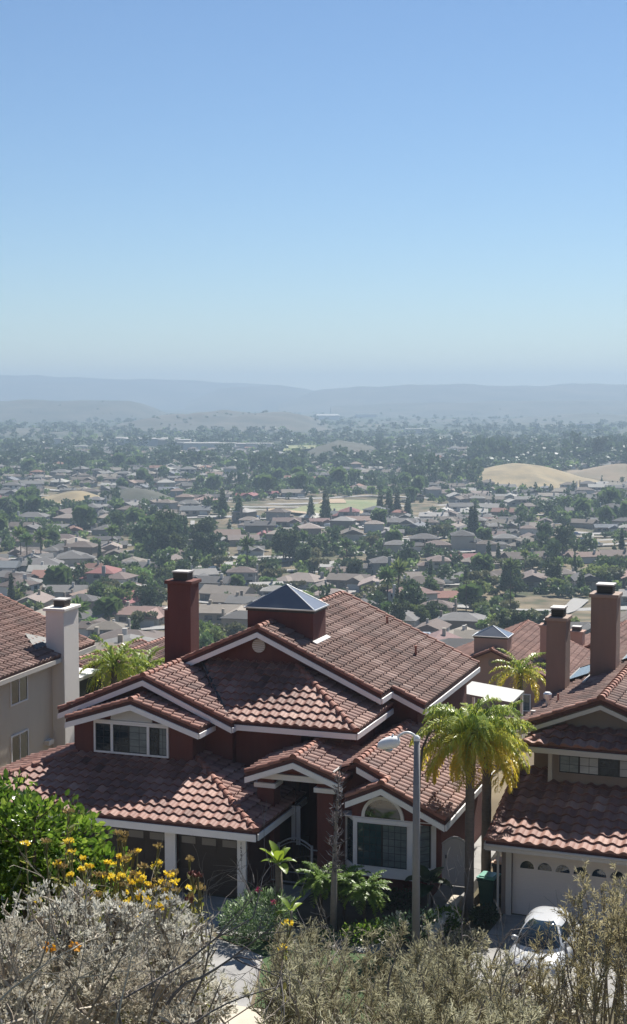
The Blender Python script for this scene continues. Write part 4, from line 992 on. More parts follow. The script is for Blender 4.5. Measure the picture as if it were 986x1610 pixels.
# ================================================================== palms
def frond(name, az, el, L, droop, parent, m, c=(0, 0, 0), nl=26, ll=.34, lw=.022, hang=.55, tint=(0, .5), rr=.018, leaf_kink=.0):
    """a feather leaf: arched midrib and two rows of leaflets"""
    h = np.array([math.cos(az), math.sin(az), 0]); pts = []; p = np.array(c, float); e = el
    n = 12
    for i in range(n + 1):
        pts.append(p.copy()); e = el - droop * (i / n) ** 1.25
        p = p + (h * math.cos(e) + np.array([0, 0, 1]) * math.sin(e)) * L / n
    side = np.array([-h[1], h[0], 0])
    V = []; F = []; T = []
    mb = MB(); mb.tube([q.tolist() for q in pts], [rr * (1 - .8 * i / n) for i in range(n + 1)], 5, 0, tint[0])
    V += mb.V; F += mb.F; T += mb.T
    for i in range(nl * 2):
        s = i // 2; sg = 1 if i % 2 else -1
        f = .16 + .84 * (s + .5 * rng.random()) / nl; k = min(n - 1, int(f * n)); u = f * n - k
        q = pts[k] * (1 - u) + pts[k + 1] * u; tg = pts[k + 1] - pts[k]; tg /= np.linalg.norm(tg)
        ln = ll * (math.sin(math.pi * min(1, .18 + f * .82)) ** .6) * rng.uniform(.8, 1.15)
        d1 = side * sg * .8 + tg * .55 + np.array([0, 0, .25]) + rng.normal(0, .16, 3); d1 /= np.linalg.norm(d1)
        d2 = d1 * (1 - hang) + np.array([0, 0, -1.]) * hang + rng.normal(0, .08, 3); d2 /= np.linalg.norm(d2)
        wv = np.cross(d1, np.array([0, 0, 1.])); wv = wv / (np.linalg.norm(wv) + 1e-6) * lw
        a = q + d1 * ln * .45; b2 = a + d2 * ln * .55
        b = len(V); V += [(q - wv * .5).tolist(), (q + wv * .5).tolist(), (a + wv).tolist(), (a - wv).tolist(), b2.tolist()]
        F += [[b, b + 1, b + 2, b + 3], [b + 3, b + 2, b + 4]]
        tt = float(np.clip(rng.uniform(*tint), 0, 1)); T += [tt, tt]
    return np_mesh(name, V, F, M[m], parent, tint=T)

def feather_palm(name, label, loc, hgt, r, L, n, cat='palm', m='palm_leaf', el=(1.25, -.55), droop=(1.1, 1.9), nl=26, ll=.34, lw=.022, tints=None, group=None, lean=(0, 0), bark='bark_palm', hang=.6, yellow=True, bulge=.0):
    t = thing(name, label, cat, loc, 0, group)
    top = Vector((lean[0], lean[1], hgt))
    mb = MB(); pts = [(lean[0] * f * f, lean[1] * f * f, hgt * f - .15 * (f == 0)) for f in np.linspace(0, 1, 14)]
    mb.tube(pts, [r * (1.25 if i == 0 else 1.0 + .05 * (i % 2) + bulge * math.exp(-((i - 12.5) / 1.5) ** 2) - .12 * i / 13) for i in range(14)], 14)
    mb.build('trunk', M[bark], t, smooth=True)
    mb = MB(); mb.tube([top + Vector((0, 0, -.35)), top + Vector((0, 0, .1)), top + Vector((0, 0, .35))], [r * .85, r * .8, r * .25], 10); mb.build('crownshaft', M['palm_small'], t, smooth=True)
    for i in range(n):
        f = (i + .5) / n; az = i * 2.39996 + rng.normal(0, .15)
        e = el[0] + (el[1] - el[0]) * f + rng.normal(0, .07); dr = droop[0] + (droop[1] - droop[0]) * f * rng.uniform(.85, 1.1)
        tn = (.1 + .32 * f, .42 + .33 * f) if not yellow else (max(0, .12 + .62 * f), min(1, .5 + .5 * f))
        fr = frond('frond', az, e, L * rng.uniform(.85, 1.08), dr, t, m, top[:], nl, ll, lw, hang, tn, rr=.02 * L / 2)
        if yellow and f > .84: fr['label'] = 'yellowing drooping frond'
    return t

feather_palm('palm_tree', 'tall feathery palm with yellowing lower fronds in front of the side gate', (5.08, 46.6, 0), 5.8, .155, 2.35, 46, nl=54, ll=.56, lw=.024, hang=.64, bulge=.3, el=(1.45, -.35), droop=(2.35, 1.35))
feather_palm('palm_tree', 'second slimmer palm trunk close behind the big yellowing palm', (5.9, 48.9, 0), 5.3, .17, 2.0, 28, nl=32, ll=.55, lw=.03, hang=.62, bulge=.2)
feather_palm('palm_tree', 'small bright yellow-green palm behind the grey patio cover', (bear(822) * 76, 76, -1.2), 3.6, .16, 2.0, 22, nl=26, ll=.45, lw=.03)
feather_palm('palm_tree', 'bushy green palm behind the shed and pale chimney', (bear(176) * 72, 72, -2.5), 6.0, .18, 2.3, 34, nl=26, ll=.45, lw=.034, yellow=False)
feather_palm('palm_tree', 'low broad palm between the chimney palm and the red chimney', (bear(222) * 74, 74, -3.2), 6.0, .16, 2.2, 32, nl=26, ll=.45, lw=.036, yellow=False)
t = thing('dead_frond', 'dark withered frond hanging beside the palm trunk over the wing roof', 'palm frond', (3.35, 45.55, 6.1))
mb = MB(); mb.tube([(.6, .8, .15), (.35, .5, .1), (.1, .1, -.3), (.02, 0, -1.0), (0, 0, -2.0), (-.02, 0, -2.75)], [.03, .035, .04, .04, .036, .05], 7); mb.build('stalk', M['bark'], t, smooth=True)
mb = MB()
for k in range(26):
    a = rng.uniform(0, 6.28); z = -2.75 + rng.uniform(-.1, .2); mb.tube([(0, 0, z), (.06 * math.cos(a), .06 * math.sin(a), z - .1), (.08 * math.cos(a), .08 * math.sin(a), z - .3)], [.008, .007, .004], 4)
mb.build('dry_tuft', M['twig_dark'], t)

pm = dict(cat='small palm', m='palm_small', el=(1.2, -.15), droop=(1.2, 1.8), nl=26, ll=.24, lw=.024, hang=.35, yellow=False, bark='bark', group=None)
feather_palm('small_palm', 'small arching palm with pale fronds below the bay window', (1.62, 45.5, 0), 1.15, .06, 1.0, 32, **pm)
feather_palm('small_palm', 'small arching palm close behind the bare spiky tree', (.25, 46.0, 0), 1.35, .06, 1.0, 30, **pm)
feather_palm('small_palm', 'small dark green palm between two others below the bay window', (1.0, 46.2, 0), 1.25, .06, .95, 30, **pm)

def paddle_plant(label, loc, hgt, n, L, m, r=.11, cat='plant', el=(1.4, .3), bark='bark_grey', w=.2):
    t = thing('leafy_plant', label, cat, loc)
    mb = MB(); mb.tube([(0, 0, -.1), (.02, 0, hgt * .5), (0, 0, hgt)], [r * 1.1, r, r * .8], 10); mb.build('stem', M[bark], t, smooth=True)
    for i in range(n):
        az = i * 2.4 + rng.normal(0, .2); e = el[0] + (el[1] - el[0]) * i / max(1, n - 1); dr = rng.uniform(.5, 1.2); LL = L * rng.uniform(.8, 1.15)
        h = np.array([math.cos(az), math.sin(az), 0]); sd = np.array([-h[1], h[0], 0]); p = np.array([0, 0, hgt - .03]); V = []; F = []; k = 9
        for j in range(k + 1):
            f = j / k; a = e - dr * f ** 1.4; ww = w * LL / .7 * (math.sin(math.pi * (f * .92 + .06)) ** .7) * (.15 if f < .12 else 1)
            nn = np.array([0, 0, 1]) * math.cos(a) - h * math.sin(a)
            V += [(p + sd * ww + nn * ww * .35).tolist(), p.tolist(), (p - sd * ww + nn * ww * .35).tolist()]
            p = p + (h * math.cos(a) + np.array([0, 0, 1]) * math.sin(a)) * LL / k
        for j in range(k):
            for q in (0, 1): F.append((j * 3 + q, j * 3 + q + 1, j * 3 + q + 4, j * 3 + q + 3))
        np_mesh('leaf', V, np.array(F), M[m], t, tint=np.full(len(F), rng.random()), smooth=True)
    return t
paddle_plant('yellow-green broad leaved plant on a stout stem by the entry gate', (-1.1, 44.9, 0), 2.3, 11, .75, 'paddle_leaf', r=.13, w=.14, bark='bark_palm')
paddle_plant('bright yellow-green low leaves at the right edge of the oleander bush', (-.70, 44.2, .5), .55, 5, .6, 'paddle_leaf', r=.05, el=(1.2, .1), w=.12)
paddle_plant('dark large leaved plant between the street lamp and the palm', (3.75, 46.6, 0), 1.1, 8, .85, 'dark_leaf', r=.06, el=(1.1, .0), w=.22)
paddle_plant('small dark leaved plant at the foot of the garage corner post', (-2.0, 47.7, 0), .3, 9, .5, 'dark_leaf', r=.04, el=(1.2, .1), w=.1)

# dead spiky tree
t = thing('bare_tree', 'thin grey dead tree with spiky bare twigs before the entry porch', 'tree', (.62, 44.9, 0))
mb = MB(); mb.tube([(0, 0, -.1), (.02, 0, 1.5), (.06, 0, 3.0), (.13, 0, 4.4), (.2, 0, 5.35)], [.12, .10, .06, .035, .01], 9); mb.build('trunk', M['bark_grey'], t, smooth=True)
mb = MB()
for k in range(95):
    f = rng.uniform(.30, 1.0) ** .9; z = 5.3 * f; x = .2 * f ** 1.5; a = rng.uniform(0, 6.28); L = .56 * (1.15 - f * .75) * rng.uniform(.6, 1.2)
    d = Vector((math.cos(a), math.sin(a), rng.uniform(.1, .8))); p = Vector((x, 0, z)); q = p + d * L * .6
    mb.tube([p, q, q + Vector((d.x, d.y, d.z + .5)) * L * .4], [.013, .011, .006], 4, 0, float(rng.random()), cap=False)
    for j in range(3):
        s = p + d * L * rng.uniform(.3, .6); mb.tube([s, s + Vector(rng.normal(0, .07, 3)) + Vector((0, 0, .05))], [.017, .01], 4, 0, float(rng.random()), cap=False)
mb.build('twigs', mat('spiky_twig', [(.05, .042, .045), (.12, .10, .10), (.30, .27, .265)], .9), t)

# ================================================================== shrubs of the front yard
def shrub(name, label, loc, lobes, n, size, m, cat='shrub', aspect=2.2, jitter=.6, stems=6, bark='bark', shell=.5, group=None, kind='leaf', zmin=.0):
    t = thing(name, label, cat, loc, 0, group)
    mb = MB(); lob = np.array(lobes)
    for i in range(stems):
        l = lob[i % len(lob)]; q = l[:3] + rng.normal(0, .3, 3) * l[3:]; b = np.array([rng.normal(0, .08), rng.normal(0, .08), -.1])
        mid = (b + q) / 2 + rng.normal(0, .06, 3); mb.tube([b.tolist(), mid.tolist(), q.tolist()], [.03, .022, .008], 5)
    mb.build('stems', M[bark], t)
    P, N = lobes_points(lobes, n, shell, zmin)
    leaf_mesh('foliage', P, N + np.array([0, 0, .35]), size, m, t, aspect, jitter, kind)
    return t
ob = shrub('oleander_bush', 'rounded green bush with narrow pale edged leaves beside the driveway', (-1.75, 44.6, 0), [(0, 0, .75, .95, .8, .75), (.55, .1, .85, .6, .6, .6), (-.6, -.1, .6, .6, .6, .55)], 2600, .17, 'oleander_leaf', aspect=4.5)
for p in ((.05, -.1, 1.62), (.5, -.35, 1.3)):
    P, N = lobes_points([(*p, .09, .09, .07)], 40, .3); leaf_mesh('pink_flower', P, N, .06, 'pink_petal', ob, 1.4)
def low_row(label, x, y, rx, h, m='shrub_leaf', n=900, size=.11, flowers=None, seed=0, asp=2.0):
    t = shrub('shrub', label, (x, y, 0), [(0, 0, h * .5, rx, .55, h * .5), (rx * .5, .1, h * .55, rx * .55, .5, h * .52), (-rx * .5, -.1, h * .45, rx * .5, .5, h * .5)], n, size, m, aspect=asp)
    if flowers:
        for k in range(flowers):
            p = (rng.uniform(-rx, rx), rng.uniform(-.5, .2), h * rng.uniform(.6, 1.0)); P, N = lobes_points([(*p, .07, .07, .05)], 16, .3); leaf_mesh('flower_cluster', P, N, .06, 'silver_leaf', t, 1.3)
    return t
low_row('green shrub with pale flower clusters around the street lamp foot', 3.0, 44.3, 1.0, .95, flowers=12, m='oleander_leaf')
low_row('low leafy green shrub just right of the bare spiky tree', 1.55, 44.2, .7, .65)
low_row('pale flowering shrub between the street lamp and garden wall', 4.15, 45.2, .55, .75, flowers=9)
low_row('dark low shrub beside the palm trunk and green bin', 5.5, 46.0, .45, .5, m='dark_leaf', n=600)
low_row('dark low shrub under the bay window', 2.6, 47.4, .9, .55, m='dark_leaf', n=700)
low_row('dry brownish shrub at the end of the garden wall', 4.7, 43.6, .7, .6, m='sage_leaf', n=900, size=.09)
low_row('low dark shrub on the lawn beside the oleander', .1, 43.9, .6, .5, m='dark_leaf', n=600)

# ================================================================== the hillside plants close to the camera
def slope_shrub(name, label, px, D, cat='shrub'):
    x = bear(px) * D; z = ground_z(x, D); return thing(name, label, cat, (x, D, z)), x, z
def rel(px, py, D, x, z): return np.array([bear(px) * D - x, 0, top_z(py, D) - z])

# the glossy green shrub at the left
t, x0, z0 = slope_shrub('green_shrub', 'glossy dark green shrub in front of the garage roof', 40, 9.2)
lob = []
for px, py, r in ((34, 1316, .29), (-40, 1316, .33), (76, 1332, .25), (104, 1362, .21), (45, 1350, .34), (-30, 1370, .4), (150, 1402, .18), (90, 1395, .28), (190, 1425, .14), (150, 1436, .22), (40, 1430, .4), (-25, 1455, .35), (40, 1485, .3), (110, 1460, .25), (60, 1282, .16), (4, 1276, .15), (-90, 1330, .3)):
    q = rel(px, py, 9.2, x0, z0); lob.append((q[0], rng.normal(0, .16), q[2], r, r * 1.1, r))
P, N = lobes_points(lob, 9000, .45)
leaf_mesh('foliage', P, N + np.array([0, -.2, .4]), .047, 'shrub_leaf', t, 1.55, .55, tint=rng.beta(1.8, 2.0, len(P)))
mb = MB()
for l in lob:
    mb.tube([(rng.normal(0, .15), rng.normal(0, .15), -.1), (l[0] * .5, l[1] * .5 + .1, l[2] * .6), (l[0], l[1], l[2])], [.035, .025, .008], 5)
for k in range(60):
    l = lob[k % len(lob)]; a = rng.normal(0, 1, 3); a /= np.linalg.norm(a); a[2] = abs(a[2]); mb.tube([l[:3], (np.array(l[:3]) + a * np.array(l[3:]) * 1.12).tolist()], [.006, .003], 4)
mb.build('stems', M['bark'], t)

# yellow flowered plants
def flower_plant(label, px0, D, heads, m='yellow_petal', gnd=None):
    t, x, z = slope_shrub('flowering_plant', label, px0, D, 'flower')
    mb = MB(); P = []; N = []
    for k, (px, py, r, mm) in enumerate(heads):
        q = rel(px, py, D, x, z); q[1] = rng.normal(0, .18); b = np.array([q[0] * .55 + rng.normal(0, .05), q[1] * .5, q[2] - rng.uniform(.8, 1.2)])
        mid = (q + b) / 2 + rng.normal(0, .02, 3); mb.tube([b.tolist(), mid.tolist(), q.tolist()], [.005, .004, .003], 5, 0)
        for j in range(38):
            f = rng.random() ** .7; P.append(b + (q - b) * f * .93); N.append(rng.normal(0, 1, 3) + np.array([0, 0, .8]))
        r *= .95; n = 28; a = rng.uniform(0, 6.28, n); rr = r * np.sqrt(rng.random(n)); hp = np.stack([q[0] + rr * np.cos(a), q[1] + rr * np.sin(a), q[2] + .012 * rng.random(n) - (rr / r) ** 2 * r * .25], 1)
        leaf_mesh('flower_head', hp, np.stack([np.cos(a) * .5, np.sin(a) * .5, np.full(n, .8)], 1), .013, mm, t, 1.25, .3)
        for j in range(5): mb.tube([(q - np.array([0, 0, .06])).tolist(), hp[j].tolist()], [.002, .0015], 3, 0)
    mb.build('stems', M['stem_green'], t)
    leaf_mesh('foliage', np.array(P), np.array(N), .042, 'olive_leaf', t, 3.0, .6, tint=rng.uniform(.1, .95, len(P)))
    return t
M['olive_leaf'] = mat('olive_leaf', [(.07, .09, .02), (.17, .19, .04), (.30, .29, .07), (.42, .36, .12)], .6, transl=.4)
M['stem_green'] = mat('stem_green', (.13, .125, .05), .8, .5, 20, (.2, .16, .09))
Y, TN, MR = 'yellow_petal', 'tan_petal', 'maroon_petal'
flower_plant('tall tan headed flower stalk rising before the green shrub', 80, 6.6, [(80, 1322, .022, TN), (62, 1340, .02, TN), (92, 1352, .024, Y), (98, 1366, .022, Y), (20, 1357, .024, Y), (110, 1342, .018, TN)])
flower_plant('yellow umbel flowers in front of the lower green shrub', 165, 6.4, [(150, 1378, .02, TN), (160, 1372, .02, TN), (172, 1340, .02, TN), (182, 1345, .018, TN), (192, 1362, .024, TN), (178, 1352, .02, TN), (155, 1394, .022, Y), (118, 1392, .02, Y), (132, 1392, .024, Y), (165, 1400, .022, Y), (186, 1383, .02, Y), (177, 1388, .028, Y), (205, 1350, .02, TN), (200, 1410, .026, Y), (168, 1392, .02, Y)])
flower_plant('yellow flowers near the right end of the green shrub', 225, 6.2, [(220, 1372, .022, TN), (236, 1390, .028, Y), (232, 1406, .026, Y), (230, 1418, .028, Y), (248, 1384, .02, TN), (243, 1396, .02, TN), (212, 1398, .02, TN), (205, 1416, .024, Y), (238, 1360, .018, TN)])
flower_plant('yellow flower heads standing before the middle garage pillar', 268, 6.0, [(268, 1408, .03, Y), (262, 1416, .026, TN), (266, 1424, .024, Y), (282, 1412, .02, TN), (278, 1400, .016, TN), (294, 1418, .02, Y), (258, 1404, .02, TN)])
flower_plant('dark red dried flower stalk before the brown garage door', 303, 5.9, [(299, 1390, .014, MR), (310, 1386, .016, MR), (303, 1396, .018, MR), (312, 1412, .018, TN), (297, 1420, .016, TN), (306, 1426, .014, TN)])
def rand_heads(n, x0, x1, y0, y1, p=.6):
    return [(rng.uniform(x0, x1), rng.uniform(y0, y1), rng.uniform(.009, .016), Y if rng.random() < p else TN) for k in range(n)]
flower_plant('many small yellow flowers low on the green shrub near the silvery shrub', 125, 6.1, rand_heads(26, 60, 215, 1378, 1422, .6))
flower_plant('dense small yellow flowers low in front of the left brown garage door', 225, 6.05, rand_heads(22, 180, 265, 1398, 1440, .7))
flower_plant('single yellow flower among the brown sagebrush', 450, 5.2, [(450, 1502, .02, Y), (444, 1506, .012, Y)])
t, x0, z0 = slope_shrub('orange_flower_plant', 'two orange flowers among the grey brush', 88, 4.5, 'flower')
mb = MB()
for px, py in ((67, 1509), (108, 1509)):
    q = rel(px, py, 4.3, x0, z0); mb.tube([(q[0], 0, q[2] - 1.0), (q[0], -.2, q[2])], [.003, .002], 4)
    n = 22; a = rng.uniform(0, 6.28, n); hp = np.tile(q + np.array([0, -.2, 0]), (n, 1)) + np.stack([.008 * np.cos(a), 0 * a, .006 * np.sin(a)], 1)
    leaf_mesh('flower_head', hp, np.stack([np.cos(a), -.5 + 0 * a, np.sin(a) * .7], 1), .014, 'orange_petal', t, 1.6, .3)
mb.build('stems', M['stem_green'], t)

# silvery shrub
M['silver_warm'] = mat('silver_warm', [(.16, .14, .105), (.37, .35, .29), (.56, .545, .47), (.80, .79, .73)], .7, transl=.42)
M['silver_dull'] = mat('silver_dull', [(.12, .098, .07), (.30, .26, .195), (.48, .44, .345), (.72, .68, .58)], .75, transl=.35)
def silver(label, px, D, lobs, n, size=.02, m='silver_leaf'):
    t, x, z = slope_shrub('silver_shrub', label, px, D)
    lob = []
    for a, b, r in lobs:
        q = rel(a, b, D, x, z); lob.append((q[0], rng.normal(0, .1), q[2], r * 1.15, r * 1.2, r))
    # little rosettes of leaves at the twig ends
    P, N = lobes_points(lob, n, .62)
    mb = MB()
    for l in lob:
        for k in range(20):
            g = rng.normal(0, 1, 3); g /= np.linalg.norm(g); g[2] = abs(g[2]) * .8; e = np.array(l[:3]) + g * np.array(l[3:]) * rng.uniform(.9, 1.15)
            s = np.array(l[:3]) + rng.normal(0, .25, 3) * l[3] - np.array([0, 0, l[5] * .8])
            mb.tube([s.tolist(), ((s + e) / 2 + rng.normal(0, .03, 3)).tolist(), e.tolist()], [.007, .005, .002], 4, 0, float(rng.random()))
    for k in range(8): mb.tube([(rng.normal(0, .1), rng.normal(0, .1), -.1), (lob[k % len(lob)][0], lob[k % len(lob)][1], lob[k % len(lob)][2])], [.02, .008], 5)
    mb.build('twigs', M['twig_grey'], t)
    k = 7; Pr = np.repeat(P, k, 0) + rng.normal(0, .004, (len(P) * k, 3)); Nr = np.repeat(N + np.array([0, 0, .5]), k, 0)
    tint = np.repeat(rng.beta(2.2, 1.9, len(P)), k) * .75 + rng.random(len(P) * k) * .25
    leaf_mesh('foliage', Pr, Nr, size, m, t, 3.0, .75, tint=tint)
    return t
silver('rounded silvery leaved shrub with pale top below the yellow flowers', 150, 4.9, [(90, 1482, .12), (170, 1478, .13), (30, 1495, .11), (235, 1505, .13), (282, 1535, .10), (130, 1545, .17), (210, 1560, .17), (40, 1560, .16), (290, 1575, .11), (-30, 1525, .14), (110, 1445, .06), (180, 1445, .05)], 2000, .018, 'silver_warm')
silver('low silvery grey brush along the bottom left corner', 90, 4.2, [(40, 1600, .13), (140, 1610, .14), (230, 1620, .12), (-30, 1590, .12), (290, 1630, .09)], 1500, .015, 'silver_dull')
silver('silvery dry bush below the silver car', 855, 6.4, [(845, 1585, .10), (890, 1592, .12), (820, 1600, .11), (870, 1630, .16), (930, 1615, .12)], 700)
silver('pale dry bush beside the driveway edge between the brush', 360, 6.6, [(330, 1600, .1), (300, 1585, .08)], 330)

# bare grey twig shrubs
def dead_shrub(label, px, D, starts, m='twig_dark', depth=3, kids=3, r=.012):
    t, x, z = slope_shrub('dead_shrub', label, px, D)
    mb = MB()
    for a, b, dx, dz, L, rr in starts:
        q = rel(a, b, D, x, z); q[1] = rng.normal(0, .12)
        d = np.array([dx, rng.normal(0, .3), dz]); d /= np.linalg.norm(d); m1 = q - d * .22; m0 = m1 * .55 - np.array([0, 0, .05])
        mb.tube([(0, 0, -.1), m0.tolist(), ((m0 + m1) / 2 + (q - m1) * .1).tolist(), m1.tolist(), q.tolist()], [.016, .011, rr * .8, rr * .65, rr * .55], 5)
        branches(mb, q, d, L, rr * .55, depth, .5, kids)
    return mb.build('twigs', M[m], t) and t
dead_shrub('dark bare twiggy shrub leaning across the driveway view', 270, 4.0, [(255, 1640, .5, .8, .26, .010), (270, 1590, .9, .45, .25, .007), (300, 1625, .35, .8, .22, .006), (210, 1650, .5, .7, .25, .006), (330, 1600, .8, .5, .2, .005)], 'twig_dark')
dead_shrub('grey bare twigs crossing the silvery brush at the far left', 30, 3.9, [(0, 1650, .3, .9, .26, .008), (60, 1640, .5, .7, .25, .006), (-20, 1600, .6, .6, .25, .006), (120, 1650, .4, .7, .22, .006), (170, 1640, .2, .8, .2, .005)], 'twig_grey')
dead_shrub('pale curved dry twigs between driveway and brown sagebrush', 440, 5.0, [(420, 1650, .3, .9, .16, .006), (450, 1610, .8, .5, .18, .006), (520, 1600, .5, .7, .16, .006), (400, 1620, .8, .6, .18, .005), (560, 1600, .2, .8, .15, .005)], 'twig_grey')
dead_shrub('dark bare twigs in front of the silver car', 830, 5.4, [(800, 1660, .2, .9, .2, .007), (850, 1670, -.1, .9, .22, .009), (890, 1660, .3, .9, .2, .009), (770, 1630, .3, .8, .2, .006), (930, 1650, .1, 1, .24, .01)], 'twig_dark')
dead_shrub('dark leafless shrub beside the garden wall and bin', 745, 6.8, [(740, 1560, -.2, .9, .26, .008), (770, 1550, .3, .9, .26, .008), (720, 1560, -.5, .8, .24, .007)], 'twig_dark')

# sagebrush
def sage(label, px, D, stems, m='sage_leaf', dens=1.0, size=.019):
    """stems: (px at base, px at tip, py at tip)"""
    t, x, z = slope_shrub('sagebrush', label, px, D)
    mb = MB(); P = []; N = []; T = []
    for a, b, py in stems:
        q1 = rel(b, py, D, x, z); q0 = rel(a, 1660, D, x, z); y = rng.normal(0, .22); q0[1] = y * .7; q1[1] = y
        n = 9; pts = []
        for i in range(n + 1):
            f = i / n; p = q0 + (q1 - q0) * f; p = p + np.array([math.sin(f * 5 + a) * .012, math.cos(f * 4 + a) * .012, 0]); pts.append(p)
        mb.tube([p.tolist() for p in pts], [.004 * (1 - .7 * i / n) for i in range(n + 1)], 4, 0, float(rng.random() * .5))
        tn = rng.random()
        ns = int(12 * dens)
        for k in range(ns):                                   # side sprigs
            f = rng.uniform(.15, 1) ** .85; i = min(n - 1, int(f * n)); s = pts[i] + (pts[i + 1] - pts[i]) * (f * n - i)
            d = rng.normal(0, 1, 3); d[2] = abs(d[2]) + 1.0; d /= np.linalg.norm(d); L = rng.uniform(.05, .13) * (1.2 - .6 * f)
            mb.tube([s.tolist(), (s + d * L).tolist()], [.0018, .001], 3, 0, float(rng.random()), cap=False)
            for j in range(20):
                P.append(s + d * L * rng.uniform(.1, 1)); N.append(d + rng.normal(0, .5, 3)); T.append(tn * .6 + .4 * rng.random())
        for j in range(8): P.append(pts[-2] + (pts[-1] - pts[-2]) * rng.random()); N.append(np.array([0, 0, 1]) + rng.normal(0, .4, 3)); T.append(tn)
    mb.build('twigs', M['twig_grey'], t)
    leaf_mesh('foliage', np.array(P), np.array(N), size, m, t, 8.0, .35, 'quad', tint=np.array(T))
    return t
def stems(n, a0, a1, lean, top):
    out = []
    for k in range(n):
        a = rng.uniform(a0, a1); b = a + rng.normal(0, lean); out.append((a, b, np.interp(b, [p[0] for p in top], [p[1] for p in top]) + abs(rng.normal(0, 34))))
    return out
sage('brown-green sagebrush in the bottom centre beside the driveway gap', 480, 5.4, stems(62, 415, 545, 16, [(400, 1590), (430, 1545), (470, 1520), (520, 1535), (560, 1530)]))
sage('olive sagebrush below the street lamp', 620, 5.6, stems(70, 540, 705, 16, [(530, 1545), (580, 1552), (620, 1550), (660, 1560), (720, 1550)]))
sage('olive sagebrush between the lamp and the silver car', 755, 5.8, stems(46, 690, 810, 14, [(690, 1555), (740, 1565), (780, 1590), (840, 1625)]))
sage('few thin straw coloured stems in front of the silver car', 845, 5.5, stems(16, 800, 900, 22, [(780, 1560), (820, 1515), (860, 1500), (920, 1490)]), 'sage_gold', .8)
sage('tall golden-green sagebrush covering the lower right corner', 950, 5.2, stems(50, 930, 1080, 16, [(890, 1610), (910, 1540), (930, 1470), (960, 1422), (1000, 1415), (1060, 1415)]), 'sage_gold', 1.0)
sage('wispy tall sage stems at the very bottom of the hillside', 540, 4.6, stems(46, 430, 830, 22, [(400, 1560), (500, 1545), (600, 1560), (700, 1560), (830, 1580)]))
#@@VALLEY
# ================================================================== the valley: houses, trees, cars, far town
ROOFC = {'grey': (.135, .128, .122), 'brown': (.12, .09, .074), 'tan': (.21, .175, .145), 'pale': (.31, .295, .27), 'dark': (.065, .06, .06), 'red': (.20, .085, .065), 'pinkish': (.215, .14, .115), 'bluish': (.13, .14, .155)}
for k, c in ROOFC.items(): M['roof_' + k] = mat('roof_' + k, tuple(x * .92 for x in c), .9, .5, .35, tuple(x * .66 for x in c), stretch=(1, 1, 3), objvar=.35)
WALLC = {'cream': (.50, .45, .37), 'white': (.62, .60, .57), 'beige': (.40, .34, .27), 'grey': (.36, .35, .34), 'taupe': (.27, .22, .18)}
for k, c in WALLC.items(): M['wall_' + k] = mat('wall_' + k, tuple(x * .82 for x in c), .9, .35, .5, tuple(x * .66 for x in c))
M['far_glass'] = mat('far_glass', (.03, .035, .045), .12)
M['far_door'] = mat('far_door', (.52, .50, .47), .7, .2, 2, (.44, .42, .4))

def hip(mb, x0, x1, y0, y1, z, h, ov=.6, m=0, gable=False, th=.18):
    x0, x1, y0, y1 = x0 - ov, x1 + ov, y0 - ov, y1 + ov
    w, d = x1 - x0, y1 - y0
    if w >= d:
        k = 0 if gable else d / 2; r = [(x0 + k, (y0 + y1) / 2, z + h), (x1 - k, (y0 + y1) / 2, z + h)]
        c = [(x0, y0, z), (x1, y0, z), (x1, y1, z), (x0, y1, z)]
        fs = [(0, 1, 5, 4), (2, 3, 4, 5), (1, 2, 5), (3, 0, 4), (3, 2, 1, 0)]
    else:
        k = 0 if gable else w / 2; r = [((x0 + x1) / 2, y0 + k, z + h), ((x0 + x1) / 2, y1 - k, z + h)]
        c = [(x0, y0, z), (x1, y0, z), (x1, y1, z), (x0, y1, z)]
        fs = [(1, 2, 5, 4), (3, 0, 4, 5), (0, 1, 4), (2, 3, 5), (3, 2, 1, 0)]
    mb.add(c + r, fs, m)
    cc = [Vector(q) for q in c]
    for i in range(4):      # eave boards
        a, b = cc[i], cc[(i + 1) % 4]; mb.add([(a - Vector((0, 0, th)))[:], (b - Vector((0, 0, th)))[:], b[:], a[:]], [(0, 1, 2, 3)], m)

